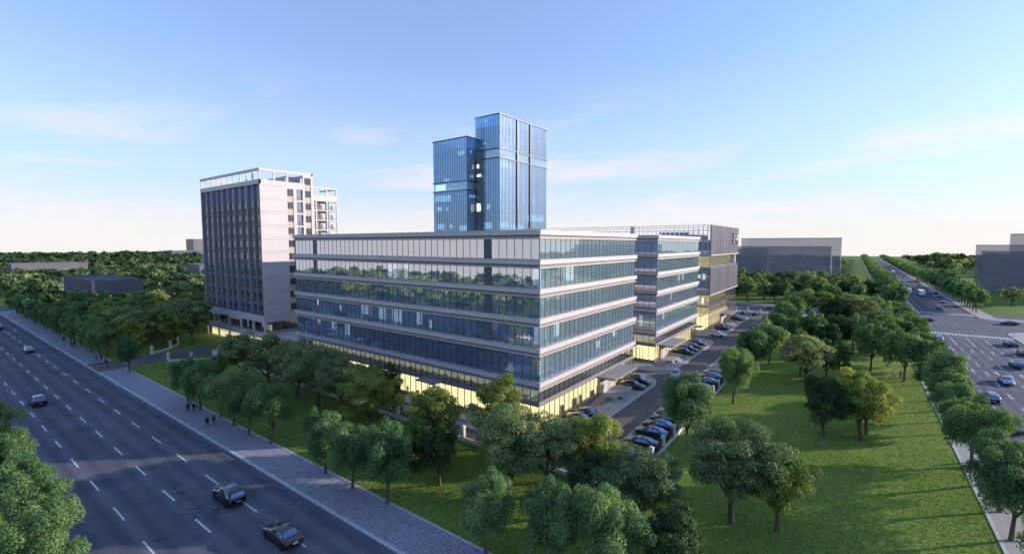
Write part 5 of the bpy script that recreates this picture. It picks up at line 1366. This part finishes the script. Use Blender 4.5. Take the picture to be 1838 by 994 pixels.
# ------------------------------------------------------------------ people
def person_mesh(seed, stride=0.25, skirt=False):
    """one continuous body grown over a jointed skeleton, with five-fingered hands"""
    V, E_, Rd, T = [], [], [], []
    def v(p, r, t, link=None):
        V.append(p); Rd.append(r); T.append(t)
        if link is not None: E_.append((link, len(V) - 1))
        return len(V) - 1
    # zones: 0 legs, 1 torso, 2 skin, 3 hair, 4 shoe
    pel = v((0, 0, .95), .135, 0); ab = v((0, .0, 1.12), .12, 1, pel); ch = v((0, .0, 1.33), .145, 1, ab); nk = v((0, -.01, 1.47), .06, 2, ch)
    jaw = v((.025, 0, 1.555), .072, 2, nk); hd = v((0.0, 0, 1.655), .098, 2, jaw); v((-.012, 0, 1.725), .075, 3, hd)
    for s in (-1, 1):
        st = stride * s
        hip = v((0, s * .095, .90), .095, 0, pel); kn = v((st * .45 + .03, s * .10, .50), .062, 0 if not skirt else 2, hip)
        ank = v((st * .8 - (.05 if s < 0 else 0), s * .10, .10 + (.04 if st < 0 else 0)), .042, 0 if not skirt else 2, kn); toe = v((st * .8 + .16, s * .115, .045), .038, 4, ank)
        sh = v((0, s * .185, 1.40), .065, 1, ch); el = v((-st * .25 - .02, s * .235, 1.13), .047, 1, sh); wr_ = v((-st * .5 + .04, s * .24, .885), .034, 2, el)
        pm = v((-st * .5 + .06, s * .24, .81), .036, 2, wr_)
        for k, (dy, ln) in enumerate(((-.028, .075), (-.010, .085), (.010, .08), (.027, .065))):
            a = v((-st * .5 + .065, s * .24 + dy, .775), .0095, 2, pm); v((-st * .5 + .08, s * .24 + dy * 1.1, .775 - ln), .008, 2, a)
        v((-st * .5 + .105, s * .215, .785), .010, 2, pm)
    me = bpy.data.meshes.new('body'); me.from_pydata(V, E_, []); o = bpy.data.objects.new('tmp', me); COL.objects.link(o)
    sk = o.modifiers.new('skin', 'SKIN'); sk.use_smooth_shade = True
    for i, d in enumerate(me.skin_vertices[0].data): d.radius = (Rd[i], Rd[i]); d.use_root = (i == 0)
    sb = o.modifiers.new('sub', 'SUBSURF'); sb.levels = 1; sb.render_levels = 1
    dg = bpy.context.evaluated_depsgraph_get(); out = bpy.data.meshes.new_from_object(o.evaluated_get(dg)); bpy.data.objects.remove(o)
    P = np.array(V); mid = np.array([(np.array(V[a]) + np.array(V[b])) / 2 for a, b in E_]); 
    zone = []
    for p in out.polygons:
        c = np.array(p.center); i = int(np.argmin(((P - c) ** 2).sum(1))); t = T[i]
        if c[2] > 1.60 and c[0] < .045 + (c[2] - 1.66) * .5: t = 3
        zone.append(t)
    if skirt:
        n0 = len(out.vertices)
    return out, zone
BODIES = [person_mesh(0, .28), person_mesh(1, .08), person_mesh(2, .22, True)]
def person(i, x, y, face, label, top, legs, z=0.12, group=None):
    src, zone = BODIES[i]; me = src.copy(); me.name = 'body'; me.materials.clear()
    for m in (legs, top, 'skin', 'hair', 'shoe'): me.materials.append(M[m])
    me.polygons.foreach_set('material_index', zone); me.polygons.foreach_set('use_smooth', [True] * len(zone))
    r = thing('person', label, 'person', (x, y, z), R(face), group); obj('body', me, r)
    # face: eyes, nose, mouth, ears
    f = MB()
    for s in (-1, 1): f.box(.082, .096, s * .034 - .012, s * .034 + .012, 1.648, 1.660)
    obj('eyes', f.mesh('eyes', M['hair']), r)
    f = MB(); f.box(.085, .115, -.012, .012, 1.612, 1.645); f.box(-.012, .018, .088, .102, 1.62, 1.67); f.box(-.012, .018, -.102, -.088, 1.62, 1.67); obj('nose_and_ears', f.mesh('nose_and_ears', M['skin']), r)
    f = MB(); f.box(.078, .093, -.024, .024, 1.578, 1.588); obj('mouth', f.mesh('mouth', M['cloth_brown']), r)
    if i == 2:
        k = MB(); n = 12
        for (rr, zz) in ((.15, 1.08), (.17, .92), (.24, .55)): k.v += [(math.cos(2 * math.pi * a / n) * rr * .85, math.sin(2 * math.pi * a / n) * rr, zz) for a in range(n)]
        for q in range(2):
            for a in range(n): k.f.append((q * n + a, q * n + (a + 1) % n, (q + 1) * n + (a + 1) % n, (q + 1) * n + a)); k.m.append(0)
        obj('skirt', k.mesh('skirt', M[legs], smooth=True), r)
    else:
        k = MB(); n = 12      # jacket hem
        for (rr, zz) in ((.158, 1.25), (.15, 1.05), (.172, .86)): k.v += [(math.cos(2 * math.pi * a / n) * rr * .85, math.sin(2 * math.pi * a / n) * rr * 1.12, zz) for a in range(n)]
        for q in range(2):
            for a in range(n): k.f.append((q * n + a, q * n + (a + 1) % n, (q + 1) * n + (a + 1) % n, (q + 1) * n + a)); k.m.append(0)
        obj('jacket', k.mesh('jacket', M[top], smooth=True), r)
    return r
person(0, -78.3, 27.8, 180, 'person in a black suit walking away on the left pavement, nearer the kerb', 'cloth_black', 'cloth_black')
person(1, -78.3, 28.7, 180, 'person in dark clothes walking beside the one in the black suit', 'cloth_navy', 'cloth_black')
person(2, -87.9, 28.5, 10, 'person in a black dress on the left pavement, first of three', 'cloth_black', 'cloth_black')
person(0, -87.2, 29.1, 170, 'person in a dark jacket in the middle of three on the pavement', 'cloth_black', 'cloth_navy')
person(1, -86.2, 29.2, 200, 'person in pale grey clothes, last of three on the pavement', 'cloth_grey', 'cloth_white')
person(0, -180.3, 29.0, 180, 'person in black alone on the far left pavement', 'cloth_black', 'cloth_black')
person(1, -169.8, 28.7, 0, 'person in brown on the far left pavement, left of a pair', 'cloth_brown', 'cloth_black')
person(0, -169.0, 29.2, 0, 'person in black on the far left pavement, right of a pair', 'cloth_black', 'cloth_black')
person(0, -143.9, 28.5, 200, 'person in a pale shirt at the near end of the far pavement', 'cloth_grey', 'cloth_black')
person(1, -143.6, 29.4, 180, 'person in black at the kerb of the entrance road', 'cloth_black', 'cloth_black')
person(0, -139.7, 29.3, 0, 'person in brown crossing the entrance road', 'cloth_brown', 'cloth_brown', 0.02)
person(1, -136.4, 28.8, 0, 'person in black crossing the entrance road', 'cloth_black', 'cloth_black', 0.02)
person(0, 7.8, 124.4, 30, 'person in a white shirt alone on the park lawn', 'cloth_white', 'cloth_brown', 0.1)
person(1, 8.9, 124.1, 30, 'person in a grey top on the park lawn, left of a pair', 'cloth_grey', 'cloth_black', 0.1)
person(0, 9.4, 124.5, 30, 'person in a white top on the park lawn, right of a pair', 'cloth_white', 'cloth_black', 0.1)
x, y = ground(451, 669); person(2, x, y, 60, 'person in a red dress on the garden lawn', 'cloth_red', 'cloth_red', 0.1)
x, y = ground(1309, 631); person(1, -24.3, 119.6, 90, 'person in black between the parking groups, left one', 'cloth_black', 'cloth_black', 0.03); person(0, -23.5, 119.9, 90, 'person in brown between the parking groups, right one', 'cloth_brown', 'cloth_black', 0.03)
person(1, 14.6, 82.4, 90, 'person in dark clothes on the right pavement under the trees', 'cloth_navy', 'cloth_black'); person(0, 15.4, 81.6, 90, 'person in black on the right pavement beside another', 'cloth_black', 'cloth_black')
